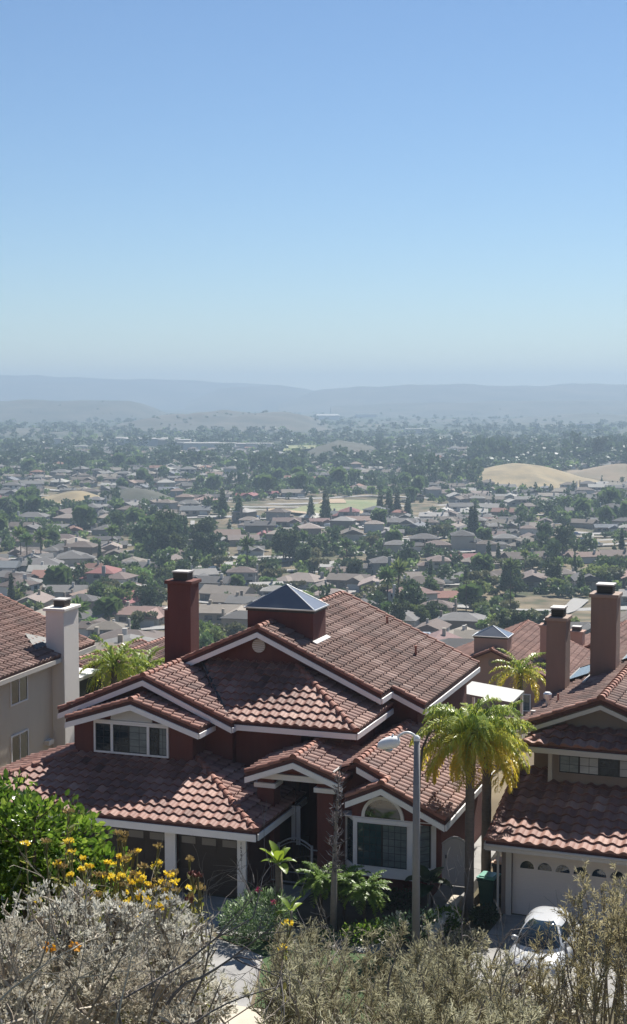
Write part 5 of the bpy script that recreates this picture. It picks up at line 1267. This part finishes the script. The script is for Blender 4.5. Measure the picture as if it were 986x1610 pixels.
KINDS = ('gabled bungalow', 'hip-roofed bungalow', 'two-storey house', 'L-shaped house')
def house_parts(kind):
    w, r, ch, wins, doors = MB(), MB(), MB(), [], []
    def win(x0, x1, z0, z1, y): wins.append(((x0, y - .05, z0), (x1, y + .02, z1)))
    def winx(y0, y1, z0, z1, x): wins.append(((x - .02, y0, z0), (x + .05, y1, z1)))
    if kind == 0:
        w.box((-7.5, -5, -3), (7.5, 5, 2.7)); w.prism([(-7.5, -5, 2.7), (-7.5, 5, 2.7), (-7.5, 0, 4.6)], (15, 0, 0)); hip(r, -7.5, 7.5, -5, 5, 2.72, 2.15, gable=True)
        win(-5.5, -3.2, .9, 2.2, -5); win(-1, .9, .9, 2.2, -5); doors.append(((2.6, -5.06, 0), (6.6, -4.98, 2.2))); winx(-2, .5, .9, 2.2, 7.5); ch.box((-3, .8, 3), (-2.1, 1.6, 6.1))
    elif kind == 1:
        w.box((-8, -5.5, -3), (8, 5.5, 2.8)); hip(r, -8, 8, -5.5, 5.5, 2.82, 2.3)
        w.box((-7.5, -8.5, -3), (-1.2, -5.2, 2.78)); hip(r, -7.5, -1.2, -8.5, -2, 2.80, 1.5)
        doors.append(((-6.6, -8.56, 0), (-2.2, -8.48, 2.2))); win(1, 3, .9, 2.2, -5.5); win(4.8, 6.8, .9, 2.2, -5.5); winx(-3, -.8, .9, 2.2, 8); ch.box((6.6, 1, 2.6), (7.5, 2, 5.6))
    elif kind == 2:
        w.box((-6, -4.5, -3), (6, 5, 5.4)); hip(r, -6, 6, -4.5, 5, 5.42, 2.0)
        w.box((-6.5, -8.5, -3), (.2, -4.4, 2.7)); hip(r, -6.5, .2, -8.5, -3, 2.72, 1.5)
        doors.append(((-5.6, -8.56, 0), (-.8, -8.48, 2.2))); win(-4.8, -2.8, 3.6, 4.8, -4.5); win(-.9, .9, 3.6, 4.8, -4.5); win(2.8, 4.8, 3.6, 4.8, -4.5); win(2, 4.6, .8, 2.2, -4.5); winx(-2, .2, 3.6, 4.8, 6); winx(-2, .2, .8, 2.2, 6); ch.box((6.02, 1.2, -2), (6.7, 2.4, 8.0))
    else:
        w.box((-7, -3, -3), (8, 5, 2.9)); w.box((1.5, -8, -3), (8, -2.9, 2.88)); hip(r, -7, 8, -3, 5, 2.92, 2.0, gable=True); hip(r, 1.5, 8, -8.2, 2, 2.9, 1.9, gable=True)
        w.prism([(1.5, -8, 2.88), (8, -8, 2.88), (4.75, -8, 4.5)], (0, 5, 0)); w.prism([(-7, -3, 2.9), (-7, 5, 2.9), (-7, 1, 4.7)], (15, 0, 0))
        doors.append(((2.3, -8.06, 0), (7.1, -7.98, 2.2))); win(-5.6, -3.4, .8, 2.2, -3); win(-2, .2, .8, 2.2, -3); winx(-6, -3.5, .9, 2.2, 8); ch.box((-5.2, 1.6, 2.9), (-4.3, 2.5, 6.0))
    d0 = doors[0]; pav = MB().box((d0[0][0] - .4, d0[0][1] - 7, -1), (d0[1][0] + .4, d0[0][1], .25))
    return w, r, ch, wins, doors, pav
_proto = {}
def make_house(kind, rc, wc, detail):
    """detail: an Empty with parts; otherwise one mesh"""
    key = (kind, rc, wc, detail)
    if key not in _proto:
        w, r, ch, wins, doors, pav = house_parts(kind)
        if detail:
            L = [('wall', w, 'wall_' + wc, None), ('roof', r, 'roof_' + rc, None), ('chimney', ch, 'wall_' + wc, 1), ('driveway', pav, 'far_road', 0)]
            L += [('window', MB().box(*q), 'far_glass', 0) for q in wins] + [('garage_door', MB().box(*q), 'far_door', 0) for q in doors]
            obs = []
            for nm, mb, m, par in L:
                o = mb.build(nm, M[m]); COL.objects.unlink(o); obs.append((o, par))
            _proto[key] = obs
        else:
            a = MB(); a.V += w.V; a.F += w.F; a.I += w.I; a.T += w.T
            def app(mb, mi):
                b = len(a.V); a.V.extend(mb.V); a.F.extend([[b + i for i in f] for f in mb.F]); a.I.extend([mi] * len(mb.F)); a.T.extend(mb.T)
            app(r, 1); app(ch, 0)
            for q in wins: app(MB().box(*q), 2)
            for q in doors: app(MB().box(*q), 3)
            app(pav, 4)
            o = a.build('house', [M['wall_' + wc], M['roof_' + rc], M['far_glass'], M['far_door'], M['far_road']]); COL.objects.unlink(o); _proto[key] = o
    return _proto[key]

# what the houses in front hide: lowest picture row of the valley that shows in each column
_hx = [0, 68, 72, 118, 122, 145, 150, 240, 258, 262, 314, 318, 392, 400, 505, 512, 535, 757, 762, 850, 862, 905, 925, 975, 986]
_hy = [940, 985, 945, 945, 1010, 1015, 1010, 1030, 1000, 905, 905, 1015, 980, 960, 945, 960, 930, 1045, 1005, 990, 970, 1010, 930, 930, 1010]
def hidden(px, py): return py > np.interp(px, _hx, _hy)
def pix(x, y, z):
    p = R(4.6); d = Vector((x, y, z - EYE)); F = d.y * math.cos(p) - d.z * math.sin(p); U = d.y * math.sin(p) + d.z * math.cos(p)
    return 493 + 2300 * d.x / F, 805 - 2300 * U / F

# keep clear: field, golden hills
KEEP = [(bear(520) * 840, 840, 62, 70), (bear(816) * 1120, 1120, 56, 105), (bear(512) * 562, 562, 30, 16), (bear(886) * 424, 424, 13, 40), (bear(410) * 574, 574, 18, 14), (bear(300) * 700, 700, 8, 60), (bear(600) * 640, 640, 34, 10), (bear(930) * 640, 640, 9, 70), (bear(990) * 1190, 1190, 58, 88), (bear(215) * 900, 900, 34, 46), (bear(120) * 900, 905, 30, 36), (bear(450) * 790, 790, 30, 22)]
def clear(x, y, pad=0): return all(((x - a) / (rx + pad)) ** 2 + ((y - b) / (ry + pad)) ** 2 > 1 for a, b, rx, ry in KEEP)
def wooded(x, y):       # where trees crowd out houses
    px = 493 + 2300 * x / y
    w = noise2(x, y, 95, 11)
    if 900 < y < 1500 and 370 < px < 640: w += .45
    if 820 < y < 1100 and 180 < px < 330: w += .3
    if y > 1150: w += .15
    return w

cand = []
for row in range(0, 70):
    # streets every 64 m in depth, houses on both sides, bending with the slope
    for sidek in (0, 1):
        for k in range(-31, 32):
            u = k * 18.2 + (row * 7 + sidek * 11) % 18 + rng.normal(0, 1.5)
            v = 130 + row * 46 + (0 if sidek == 0 else 20)
            tilt = .16 * math.sin(row * .8) - .12
            x = u; y = v + u * tilt + 14 * math.sin(u / 70 + row * .6) + rng.normal(0, 1.8)
            if y < 150 or y > 1750 or abs(x) > .222 * y + 12: continue
            if not clear(x, y, 10) or wooded(x, y) > .52: continue
            px, py = pix(x, y, ground_z(x, y) + 3.4)
            if hidden(px, py - 2): continue
            cand.append((y, x, row, sidek, tilt, px, py))
cand.sort()
roofs = ['grey', 'brown', 'tan', 'pale', 'dark', 'red', 'pinkish', 'bluish']; rp = [.24, .22, .16, .06, .13, .07, .07, .05]
walls = list(WALLC)
near_n, one_n = 96, 290
placed = []; HOUSES = []
for i, (y, x, row, sidek, tilt, px, py) in enumerate(cand):
    rc = roofs[int(rng.choice(8, p=rp))]; wc = walls[int(rng.integers(0, 5))]; kind = int(rng.choice(4, p=[.36, .18, .2, .26]))
    rz = math.atan(tilt) + (0 if sidek else math.pi) + rng.normal(0, .16)
    if rng.random() < .36: rz += math.pi / 2
    sc = rng.uniform(.64, 1.0)
    HOUSES.append(dict(x=x, y=y, rz=rz, sc=sc, rc=rc, wc=wc, kind=kind, px=px, py=py))

LAND = [(0, 'above the left edge roof'), (118, 'above the pale chimney'), (190, 'between pale and red chimneys'), (262, 'above the red chimney'), (350, 'between red chimney and skylight'), (440, 'above the skylight'), (540, 'above the main roof ridge'), (640, 'above the street lamp'), (740, 'above the palm'), (850, 'above the slimmer brown chimney'), (950, 'above the taller brown chimney')]
def land(px): return min(LAND, key=lambda q: abs(q[0] - px))[1]
def dist_word(y):
    return 'nearest' if y < 330 else 'close' if y < 430 else 'lower' if y < 540 else 'middle' if y < 680 else 'upper' if y < 830 else 'far' if y < 1000 else 'farther' if y < 1250 else 'farthest'
ORD = ['leftmost', 'second from left', 'third from left', 'fourth from left', 'fifth from left', 'sixth from left', 'seventh from left', 'eighth from left', 'ninth from left']
def label_all(items, text, others=''):
    """one label each: look, band of the valley, landmark; an order only where those agree"""
    g = {}
    for it in items: g.setdefault(text(it), []).append(it)
    for t, ls in g.items():
        ls.sort(key=lambda q: q['px'])
        for k, it in enumerate(ls): it['label'] = t if len(ls) == 1 else t + ', ' + ORD[min(k, 8)]
ind = HOUSES[:one_n]
label_all(ind, lambda h: '%s roofed %s house in %s rows %s' % (h['rc'], ('gabled', 'hipped', 'two-storey', 'L-shaped')[h['kind']], dist_word(h['y']), land(h['px'])))
for i, h in enumerate(ind):
    loc = (h['x'], h['y'], ground_z(h['x'], h['y']) + .25)
    if i < near_n:
        t = thing('house', h['label'], 'house', loc, h['rz'], 'houses of the valley suburb'); t.scale = (h['sc'],) * 3
        roof_o = None
        for o, par in make_house(h['kind'], h['rc'], h['wc'], True):
            c = o.copy(); COL.objects.link(c); c.parent = roof_o if par == 1 else t
            if c.name.startswith('roof'): roof_o = c
    else:
        c = make_house(h['kind'], h['rc'], h['wc'], False).copy(); COL.objects.link(c); c.location = loc; c.rotation_euler = (0, 0, h['rz']); c.scale = (h['sc'],) * 3
        tag(c, h['label'], 'house', 'houses of the valley suburb')

def merge_copies(name, src, placements, kind='stuff'):
    """many far copies as ONE mesh; src: list of (V,F,I,T,mats)"""
    Vs = []; Fs = []; Is = []; Ts = []; mats = []; off = 0; mid = {}
    for (key, V, F, I, T, ms), (x, y, z, rz, sx, sz) in placements:
        c, s = math.cos(rz), math.sin(rz); A = np.stack([(V[:, 0] * c - V[:, 1] * s) * sx + x, (V[:, 0] * s + V[:, 1] * c) * sx + y, V[:, 2] * sz + z], 1)
        mp = []
        for m in ms:
            if m.name not in mid: mid[m.name] = len(mats); mats.append(m)
            mp.append(mid[m.name])
        Vs.append(A); Fs.append([[off + i for i in f] for f in F]); Is.append([mp[i] for i in I]); Ts.append(T); off += len(A)
    o = np_mesh(name, np.concatenate(Vs), [f for g in Fs for f in g], mats, None, [i for g in Is for i in g], np.concatenate(Ts))
    return tag(o, kind=kind)
def arr(o):
    me = o.data; V = np.array([v.co[:] for v in me.vertices]); F = [list(p.vertices) for p in me.polygons]; I = [p.material_index for p in me.polygons]
    a = me.attributes.get('tint'); T = np.array([d.value for d in a.data]) if a else np.zeros(len(F))
    return (me.name, V, F, I, T, [m for m in me.materials])
pl = []; _ac = {}
for h in HOUSES[one_n:]:
    o = make_house(h['kind'], h['rc'], h['wc'], False)
    if o.name not in _ac: _ac[o.name] = arr(o)
    pl.append((_ac[o.name], (h['x'], h['y'], ground_z(h['x'], h['y']) + .25, h['rz'], h['sc'], h['sc'])))
if pl: tag(merge_copies('far_houses', None, pl), 'far houses of the suburb fading into haze', 'houses')

# streets of the suburb: pale strips along the rows
for row in range(1, 23):
    tilt = .16 * math.sin(row * .8) - .12; v = 130 + row * 46 + 10
    pts = []
    for k in range(-40, 41):
        u = k * 9.0; y = v + u * tilt + 14 * math.sin(u / 70 + row * .6)
        if abs(u) < .24 * max(y, 10) + 30: pts.append((u, y))
    if len(pts) < 4: continue
    V = []
    for u, y in pts:
        for w in (-3.6, 3.6): V.append((u, y + w, ground_z(u, y + w) + .35))
    F = [(2 * i, 2 * i + 2, 2 * i + 3, 2 * i + 1) for i in range(len(pts) - 1)]
    tag(np_mesh('road', V, np.array(F), M['far_road']), kind='structure')
sheet('road', [XY(840, 392), XY(868, 390), XY(930, 452), XY(905, 458)], M['far_road'], .5)
sheet('road', [XY(465, 545), XY(560, 560), XY(560, 574), XY(470, 560)], M['far_road'], .5)
sheet('road', [XY(296, 655), XY(301, 655), XY(306, 745), XY(299, 745)], M['far_road'], .5)
sheet('road', [XY(555, 640), XY(650, 636), XY(650, 645), XY(555, 649)], M['far_road'], .5)
sheet('road', [XY(926, 580), XY(934, 580), XY(936, 700), XY(928, 700)], M['far_road'], .5)
sheet('parking_lot', [XY(350, 560), XY(470, 572), XY(470, 590), XY(350, 575)], M['far_road'], .5)

# ------------------------------------------------------------------ trees
M['crown_dark'] = mat('crown_dark', [(.03, .05, .022), (.06, .095, .038), (.10, .145, .055)], .6, transl=.3, objvar=.38)
M['crown_mid'] = mat('crown_mid', [(.05, .085, .028), (.105, .16, .05), (.18, .25, .08)], .55, transl=.36, objvar=.38)
M['crown_light'] = mat('crown_light', [(.09, .14, .04), (.17, .25, .07), (.27, .35, .12)], .55, transl=.4, objvar=.38)
M['crown_olive'] = mat('crown_olive', [(.065, .075, .035), (.125, .135, .065), (.20, .205, .105)], .6, transl=.34, objvar=.38)
_tp = {}
def tree_proto(kind, var):
    key = (kind, var)
    if key in _tp: return _tp[key]
    tr = MB()
    if kind == 'cypress':
        h = 11; lob = [(0, 0, 2.2 + i * 1.5, 1.15 * (1 - i * .13), 1.15 * (1 - i * .13), 1.6) for i in range(6)]; n, s, m = 800, .42, 'crown_dark'; tr.tube([(0, 0, -1), (0, 0, 8)], [.2, .06], 6)
    elif kind == 'eucalyptus':
        lob = [(rng.normal(0, 1.7), rng.normal(0, 1.7), rng.uniform(5, 13.5), rng.uniform(1.6, 2.8), rng.uniform(1.6, 2.8), rng.uniform(1.4, 2.3)) for i in range(10)]; n, s, m = 1500, .6, 'crown_dark'
        tr.tube([(0, 0, -1), (.2, 0, 5), (0, .2, 11)], [.42, .3, .1], 7)
    elif kind == 'pine':
        lob = [(0, 0, 2.5 + i * 1.7, 3.0 * (1 - i / 7.5), 3.0 * (1 - i / 7.5), 1.1) for i in range(7)]; n, s, m = 1100, .5, 'crown_dark'; tr.tube([(0, 0, -1), (0, 0, 13)], [.3, .05], 6)
    elif kind == 'fan_palm':
        n = 0; tr.tube([(0, 0, -1), (.1, 0, 5), (0, 0, 10)], [.28, .22, .2], 7)
        P = []; N = []
        for i in range(120):
            g = rng.normal(0, 1, 3); g /= np.linalg.norm(g); P.append(np.array([0, 0, 10.3]) + g * .3); N.append(g + np.array([0, 0, -.15]))
        P, N = np.array(P), np.array(N); s, m = 1.9, 'crown_mid'
    elif kind == 'bush':
        lob = [(rng.normal(0, 1.0), rng.normal(0, 1.0), rng.uniform(.6, 1.5), rng.uniform(1, 1.7), rng.uniform(1, 1.7), rng.uniform(.8, 1.3)) for i in range(5)]; n, s, m = 420, .45, ('crown_mid', 'crown_olive', 'crown_dark')[var % 3]; tr.tube([(0, 0, -1), (0, 0, .8)], [.1, .05], 5)
    else:
        lob = [(rng.normal(0, 1.5), rng.normal(0, 1.5), rng.uniform(2.6, 5.8), rng.uniform(1.4, 2.4), rng.uniform(1.4, 2.4), rng.uniform(1.2, 1.9)) for i in range(9)]
        n, s, m = 1150, .52, ('crown_mid', 'crown_dark', 'crown_light', 'crown_olive')[var % 4]; tr.tube([(0, 0, -1), (.1, 0, 1.6), (0, .1, 3.5)], [.3, .22, .1], 6)
        for l in lob[:4]: tr.tube([(0.05, 0, 1.8), l[:3]], [.12, .04], 5)
    if n: P, N = lobes_points(lob, n, .5)
    tint = rng.beta(2, 2, len(P))
    tr_o = tr.build('trunk', M['bark']); cr = leaf_mesh('crown', P, N * .6 + np.array([0, 0, .3]), s * 1.5, m, None, 1.5 if kind != 'fan_palm' else 4, .7, 'leaf' if kind == 'fan_palm' else 'quad', tint)
    # one-mesh version
    a, b = arr(tr_o), arr(cr)
    V = np.concatenate([a[1], b[1]]); F = a[2] + [[len(a[1]) + i for i in f] for f in b[2]]; I = [0] * len(a[2]) + [1] * len(b[2]); T = np.concatenate([a[4], b[4]])
    one = np_mesh('tree', V, F, [M['bark'], M[m]], None, I, T)
    # a lighter version for the far woods
    q = rng.choice(len(P), min(len(P), 90), replace=False); V2, F2 = leaves(P[q], N[q] * .4 + np.array([0, 0, .3]), s * 3.4, 1.15, .6, 'quad')
    for o in (tr_o, cr, one): COL.objects.unlink(o)
    _tp[key] = (tr_o, cr, one, ('lite', V2, F2.tolist(), [0] * len(F2), tint[q], [M[m]]))
    return _tp[key]
WORDS = {'cypress': 'narrow cypress', 'eucalyptus': 'tall dark eucalyptus', 'pine': 'conical pine', 'fan_palm': 'fan palm', 'bush': 'low bush', 'round': 'rounded tree'}
TREES = []
def add_tree(x, y, kind, var, sx, sz):
    z = ground_z(x, y); px, py = pix(x, y, z + {'bush': 2, 'round': 6, 'cypress': 9, 'eucalyptus': 12, 'pine': 11, 'fan_palm': 10}[kind] * sz)
    if abs(px - 493) > 560 or hidden(px, py + 3): return
    TREES.append(dict(x=x, y=y, z=z, kind=kind, var=var, sx=sx, sz=sz, px=px, py=py, size=(8 * sz) / y))
def cluster(px0, px1, D0, D1, n, kinds, s=(.8, 1.2)):
    for i in range(n):
        D = rng.uniform(D0, D1); x = bear(rng.uniform(px0, px1)) * D; k = kinds[int(rng.integers(0, len(kinds)))]
        sc = rng.uniform(*s); add_tree(x, D, k, int(rng.integers(0, 4)), sc, sc * rng.uniform(.9, 1.15))
hgrid = {}
for h in HOUSES: hgrid.setdefault((int(h['x'] // 20), int(h['y'] // 20)), []).append((h['x'], h['y']))
def near_house(x, y, d):
    i, j = int(x // 20), int(y // 20)
    return any((a - x) ** 2 + (b - y) ** 2 < d * d for p in (-1, 0, 1) for q in (-1, 0, 1) for a, b in hgrid.get((i + p, j + q), ()))
# landmark groups
cluster(205, 345, 560, 640, 24, ['eucalyptus', 'eucalyptus', 'round'], (.65, .95))
cluster(640, 755, 1040, 1120, 30, ['eucalyptus', 'round'], (.8, 1.2))
cluster(395, 480, 1120, 1320, 40, ['eucalyptus', 'round'], (.8, 1.2))
cluster(735, 805, 1320, 1500, 22, ['eucalyptus'], (1.1, 1.5)); cluster(880, 990, 1350, 1550, 34, ['eucalyptus', 'round'], (1.1, 1.6))
cluster(755, 905, 960, 1000, 18, ['pine', 'round', 'cypress', 'round'], (.5, .75))
for px, D, s in ((489, 742, 1.0), (512, 738, 1.25), (350, 760, 1.2), (376, 745, 1.1), (598, 770, 1.1), (612, 768, 1.2), (625, 775, 1.1), (642, 772, 1.0)): add_tree(bear(px) * D, D, 'pine', 0, s * .8, s)
for px, D, s in ((742, 655, 1.25), (748, 655, 1.3), (240, 640, .75), (246, 640, .75), (122, 720, .7), (128, 720, .7), (134, 720, .7), (864, 790, .7), (870, 790, .75), (876, 790, .7), (884, 790, .7), (906, 790, .8), (914, 790, .8), (921, 790, .8), (970, 760, .9), (770, 560, .8), (785, 560, .7), (980, 590, .8)): add_tree(bear(px) * D, D, 'cypress', 0, s * 1.15, s)
for k in range(16): add_tree(bear(793 + k * 4.6) * (338 + k * .6), 338 + k * .6, 'cypress', k % 3, .95, rng.uniform(.62, .8))
cluster(790, 870, 345, 362, 9, ['round'], (.7, .95)); cluster(610, 700, 380, 420, 8, ['round', 'cypress'], (.65, .9)); cluster(820, 900, 560, 640, 12, ['round', 'eucalyptus'], (.6, .9))
cluster(670, 708, 240, 262, 3, ['round'], (.62, .75)); cluster(320, 400, 300, 360, 10, ['round'], (.65, .85)); cluster(40, 80, 270, 300, 4, ['round'], (.7, .85)); cluster(150, 250, 440, 470, 12, ['round'], (.7, .95))
cluster(975, 1000, 150, 170, 4, ['round'], (1.0, 1.3)); cluster(900, 930, 250, 300, 4, ['round'], (.55, .7)); cluster(225, 262, 200, 240, 5, ['round', 'bush'], (.5, .7)); cluster(938, 975, 480, 520, 6, ['round'], (.8, 1.1))
cluster(440, 505, 560, 590, 8, ['round', 'eucalyptus'], (.8, 1.1)); cluster(545, 600, 300, 340, 6, ['round'], (.6, .9))
for px, D in ((545, 560), (610, 430), (628, 440), (40, 560), (62, 560), (388, 540), (118, 350), (805, 470), (30, 570), (175, 600)): add_tree(bear(px) * D, D, 'fan_palm', 0, 1.0, rng.uniform(.8, 1.1))
# garden trees
for k in range(9000):
    y = 150 + 1250 * rng.random() ** .75; x = rng.uniform(-1, 1) * (.225 * y + 8)
    if not clear(x, y, 2) or near_house(x, y, 7.6): continue
    w = wooded(x, y)
    if rng.random() > .58 + .9 * w: continue
    q = rng.random(); kind = 'bush' if q < .30 else 'round' if q < .84 else 'eucalyptus' if q < .9 else 'cypress' if q < .94 else 'fan_palm' if q < .97 else 'pine'
    sc = rng.uniform(.38, .74) * (1.15 if w > .3 else .9)
    if y < 340: kind = 'bush' if q < .4 else 'round'; sc = rng.uniform(.4, .62)
    add_tree(x, y, kind, int(rng.integers(0, 4)), sc, sc * rng.uniform(.85, 1.1))
TREES.sort(key=lambda t: -t['size'])
ind = TREES[:290]
COLW = {'crown_mid': 'green', 'crown_dark': 'dark green', 'crown_light': 'light green', 'crown_olive': 'olive'}
def tcol(t): return {0: 'green', 1: 'dark green', 2: 'light green', 3: 'olive'}[t['var'] % 4] if t['kind'] == 'round' else {0: 'green', 1: 'olive', 2: 'dark'}[t['var'] % 3] if t['kind'] == 'bush' else 'dark' if t['kind'] in ('cypress', 'pine') else ''
label_all(ind, lambda t: ('%s %s in %s rows %s' % (tcol(t), WORDS[t['kind']], dist_word(t['y']), land(t['px']))).strip())
for i, t in enumerate(ind):
    tr_o, cr, one, lite = tree_proto(t['kind'], t['var'] % (4 if t['kind'] in ('round', 'bush') else 3))
    nm = {'bush': 'bush', 'fan_palm': 'palm_tree', 'cypress': 'cypress_tree', 'pine': 'pine_tree'}.get(t['kind'], 'tree')
    rz = rng.uniform(0, 6.28); sc = (t['sx'], t['sx'], t['sz'])
    if i < 120:
        e = thing(nm, t['label'], 'tree', (t['x'], t['y'], t['z']), rz, 'trees of the valley'); e.scale = sc
        for o in (tr_o, cr): c = o.copy(); COL.objects.link(c); c.parent = e
    else:
        c = one.copy(); COL.objects.link(c); c.name = nm; c.location = (t['x'], t['y'], t['z']); c.rotation_euler = (0, 0, rz); c.scale = sc
        tag(c, t['label'], 'tree', 'trees of the valley')
pl = []
for t in TREES[290:]:
    pl.append((tree_proto(t['kind'], t['var'] % 3)[3], (t['x'], t['y'], t['z'], rng.uniform(0, 6.28), t['sx'], t['sz'])))
for k in range(8500):       # the hazy woods beyond
    y = 1250 * (5400 / 1250) ** (rng.random() ** 1.1); x = rng.uniform(-1, 1) * (.225 * y + 8)
    w = noise2(x, y, 210, 21) + .5 * noise2(x * .6, y * .25, 420, 5)
    if w < rng.normal(.12, .4) + max(0, y - 3500) / 4500 or not clear(x, y): continue
    px = 493 + 2300 * x / y; z = surf_z(x, y); onhill = z > ground_z(x, y) + 4
    if onhill and rng.random() > .35: continue
    s = rng.uniform(.55, 1.15) * (.6 if onhill else 1) * (1 - .35 * min(1, (y - 1300) / 3000)); pl.append((tree_proto(('round', 'eucalyptus', 'bush')[int(rng.integers(0, 3))], int(rng.integers(0, 3)))[3], (x, y, z, rng.uniform(0, 6.28), s * 1.5, s)))
tag(merge_copies('far_woods', None, pl), 'far trees of the valley merging into hazy woodland', 'trees')

# trees on the distant slopes and the white roofs of the business park
def far_shed(label, px, D, w, d, h, wall='wall_white', rf='roof_pale', rz=0):
    x = bear(px) * D; t = thing('warehouse', label, 'building', (x, D, ground_z(x, D)), rz, 'pale roofed buildings of the far business park')
    MB().box((-w / 2, -d / 2, -3), (w / 2, d / 2, h)).build('wall', M[wall], t)
    MB().box((-w / 2 - .4, -d / 2 - .4, h + .001), (w / 2 + .4, d / 2 + .4, h + .6)).build('roof', M[rf], t)
for a in (('long white roofed warehouse at the left end of the far business park', 205, 1950, 44, 60, 8), ('largest white roofed warehouse of the far business park', 240, 1900, 70, 40, 9), ('white warehouse with orange wall near the middle of the business park', 275, 1880, 40, 30, 8, 'wall_beige'),
          ('low grey roofed warehouse right of the orange walled one', 305, 1820, 60, 34, 7, 'wall_grey', 'roof_grey'), ('pale long building in front of the business park trees', 330, 1760, 62, 24, 7), ('white roofed building near the right end of the business park', 372, 1780, 40, 30, 6), ('small white building at the right end of the business park', 410, 1760, 34, 20, 6),
          ('tiny white building among trees at the far left', 90, 1900, 16, 14, 8), ('small white building beside the far left trees', 122, 1720, 22, 14, 6), ('far white roofs in the hazy gap between the hills', 515, 3950, 60, 260, 10), ('far white building on the hazy plain at the right of the gap', 575, 4150, 60, 50, 10), ('far pale building below the right ridge', 918, 3000, 40, 30, 8), ('far white block in the hazy right plain', 655, 2500, 40, 24, 7)):
    far_shed(*a)

# parked cars of the suburb
cb = MB(); cb.prism([(-2.1, -.85, .3), (2.1, -.85, .3), (2.15, -.85, .85), (1.2, -.85, .95), (.7, -.75, 1.45), (-1.0, -.75, 1.45), (-1.7, -.85, .95), (-2.1, -.85, .85)], (0, 1.7, 0))
cp = {}
for k, c in (('white', (.75, .75, .75)), ('silver', (.45, .46, .48)), ('dark', (.03, .03, .035)), ('blue', (.05, .09, .2))):
    o = cb.build('car', mat('far_car_' + k, c, .25, coat=.6)); COL.objects.unlink(o); cp[k] = o
CARS = []
for k in range(400):
    row = int(rng.integers(3, 14)); u = rng.uniform(-130, 130); tilt = .16 * math.sin(row * .8) - .12; y = 130 + row * 46 + 10 + u * tilt + 14 * math.sin(u / 70 + row * .6) + rng.choice([-2.4, 2.4])
    if abs(u) > .215 * y: continue
    px, py = pix(u, y, ground_z(u, y) + 1)
    if hidden(px, py) or len(CARS) >= 60: continue
    CARS.append(dict(x=u, y=y, px=px, tilt=tilt, col=('white', 'white', 'silver', 'dark', 'blue')[int(rng.integers(0, 5))]))
label_all(CARS, lambda c: 'tiny parked %s car in %s streets %s' % (c['col'], dist_word(c['y']), land(c['px'])))
for c in CARS:
    o = cp[c['col']].copy(); COL.objects.link(o); o.location = (c['x'], c['y'], ground_z(c['x'], c['y']) + .4); o.rotation_euler = (0, 0, math.atan(c['tilt'])); tag(o, c['label'], 'car', 'cars parked in the valley streets')
# utility poles
for px, D, h, lb in ((805, 372, 12, 'thin utility pole rising above the pale roofs right of the palm'), (735, 420, 10, 'thin utility pole among roofs above the palm')):
    x = bear(px) * D; t = thing('utility_pole', lb, 'pole', (x, D, ground_z(x, D)))
    MB().tube([(0, 0, -.5), (0, 0, h)], [.16, .11], 7).build('pole', M['bark'], t); MB().box((-1.1, -.07, h - .9), (1.1, .07, h - .75)).build('crossarm', M['bark'], t)

# ------------------------------------------------------------------ haze
hz = MB(); hz.box((-5600, -350, -62), (5600, 8800, 136)); hz = hz.build('haze', None); hz.data.materials.clear()
hm = bpy.data.materials.new('haze'); hm.use_nodes = True; n, l = hm.node_tree.nodes, hm.node_tree.links; n.remove(n['Principled BSDF'])
pv = n.new('ShaderNodeVolumePrincipled'); pv.inputs['Color'].default_value = (*HAZE_COLOR, 1); pv.inputs['Density'].default_value = HAZE_DENSITY; pv.inputs['Anisotropy'].default_value = HAZE_ANISO
l.new(pv.outputs[0], n['Material Output'].inputs['Volume']); hz.data.materials.append(hm)
tag(hz, kind='stuff')
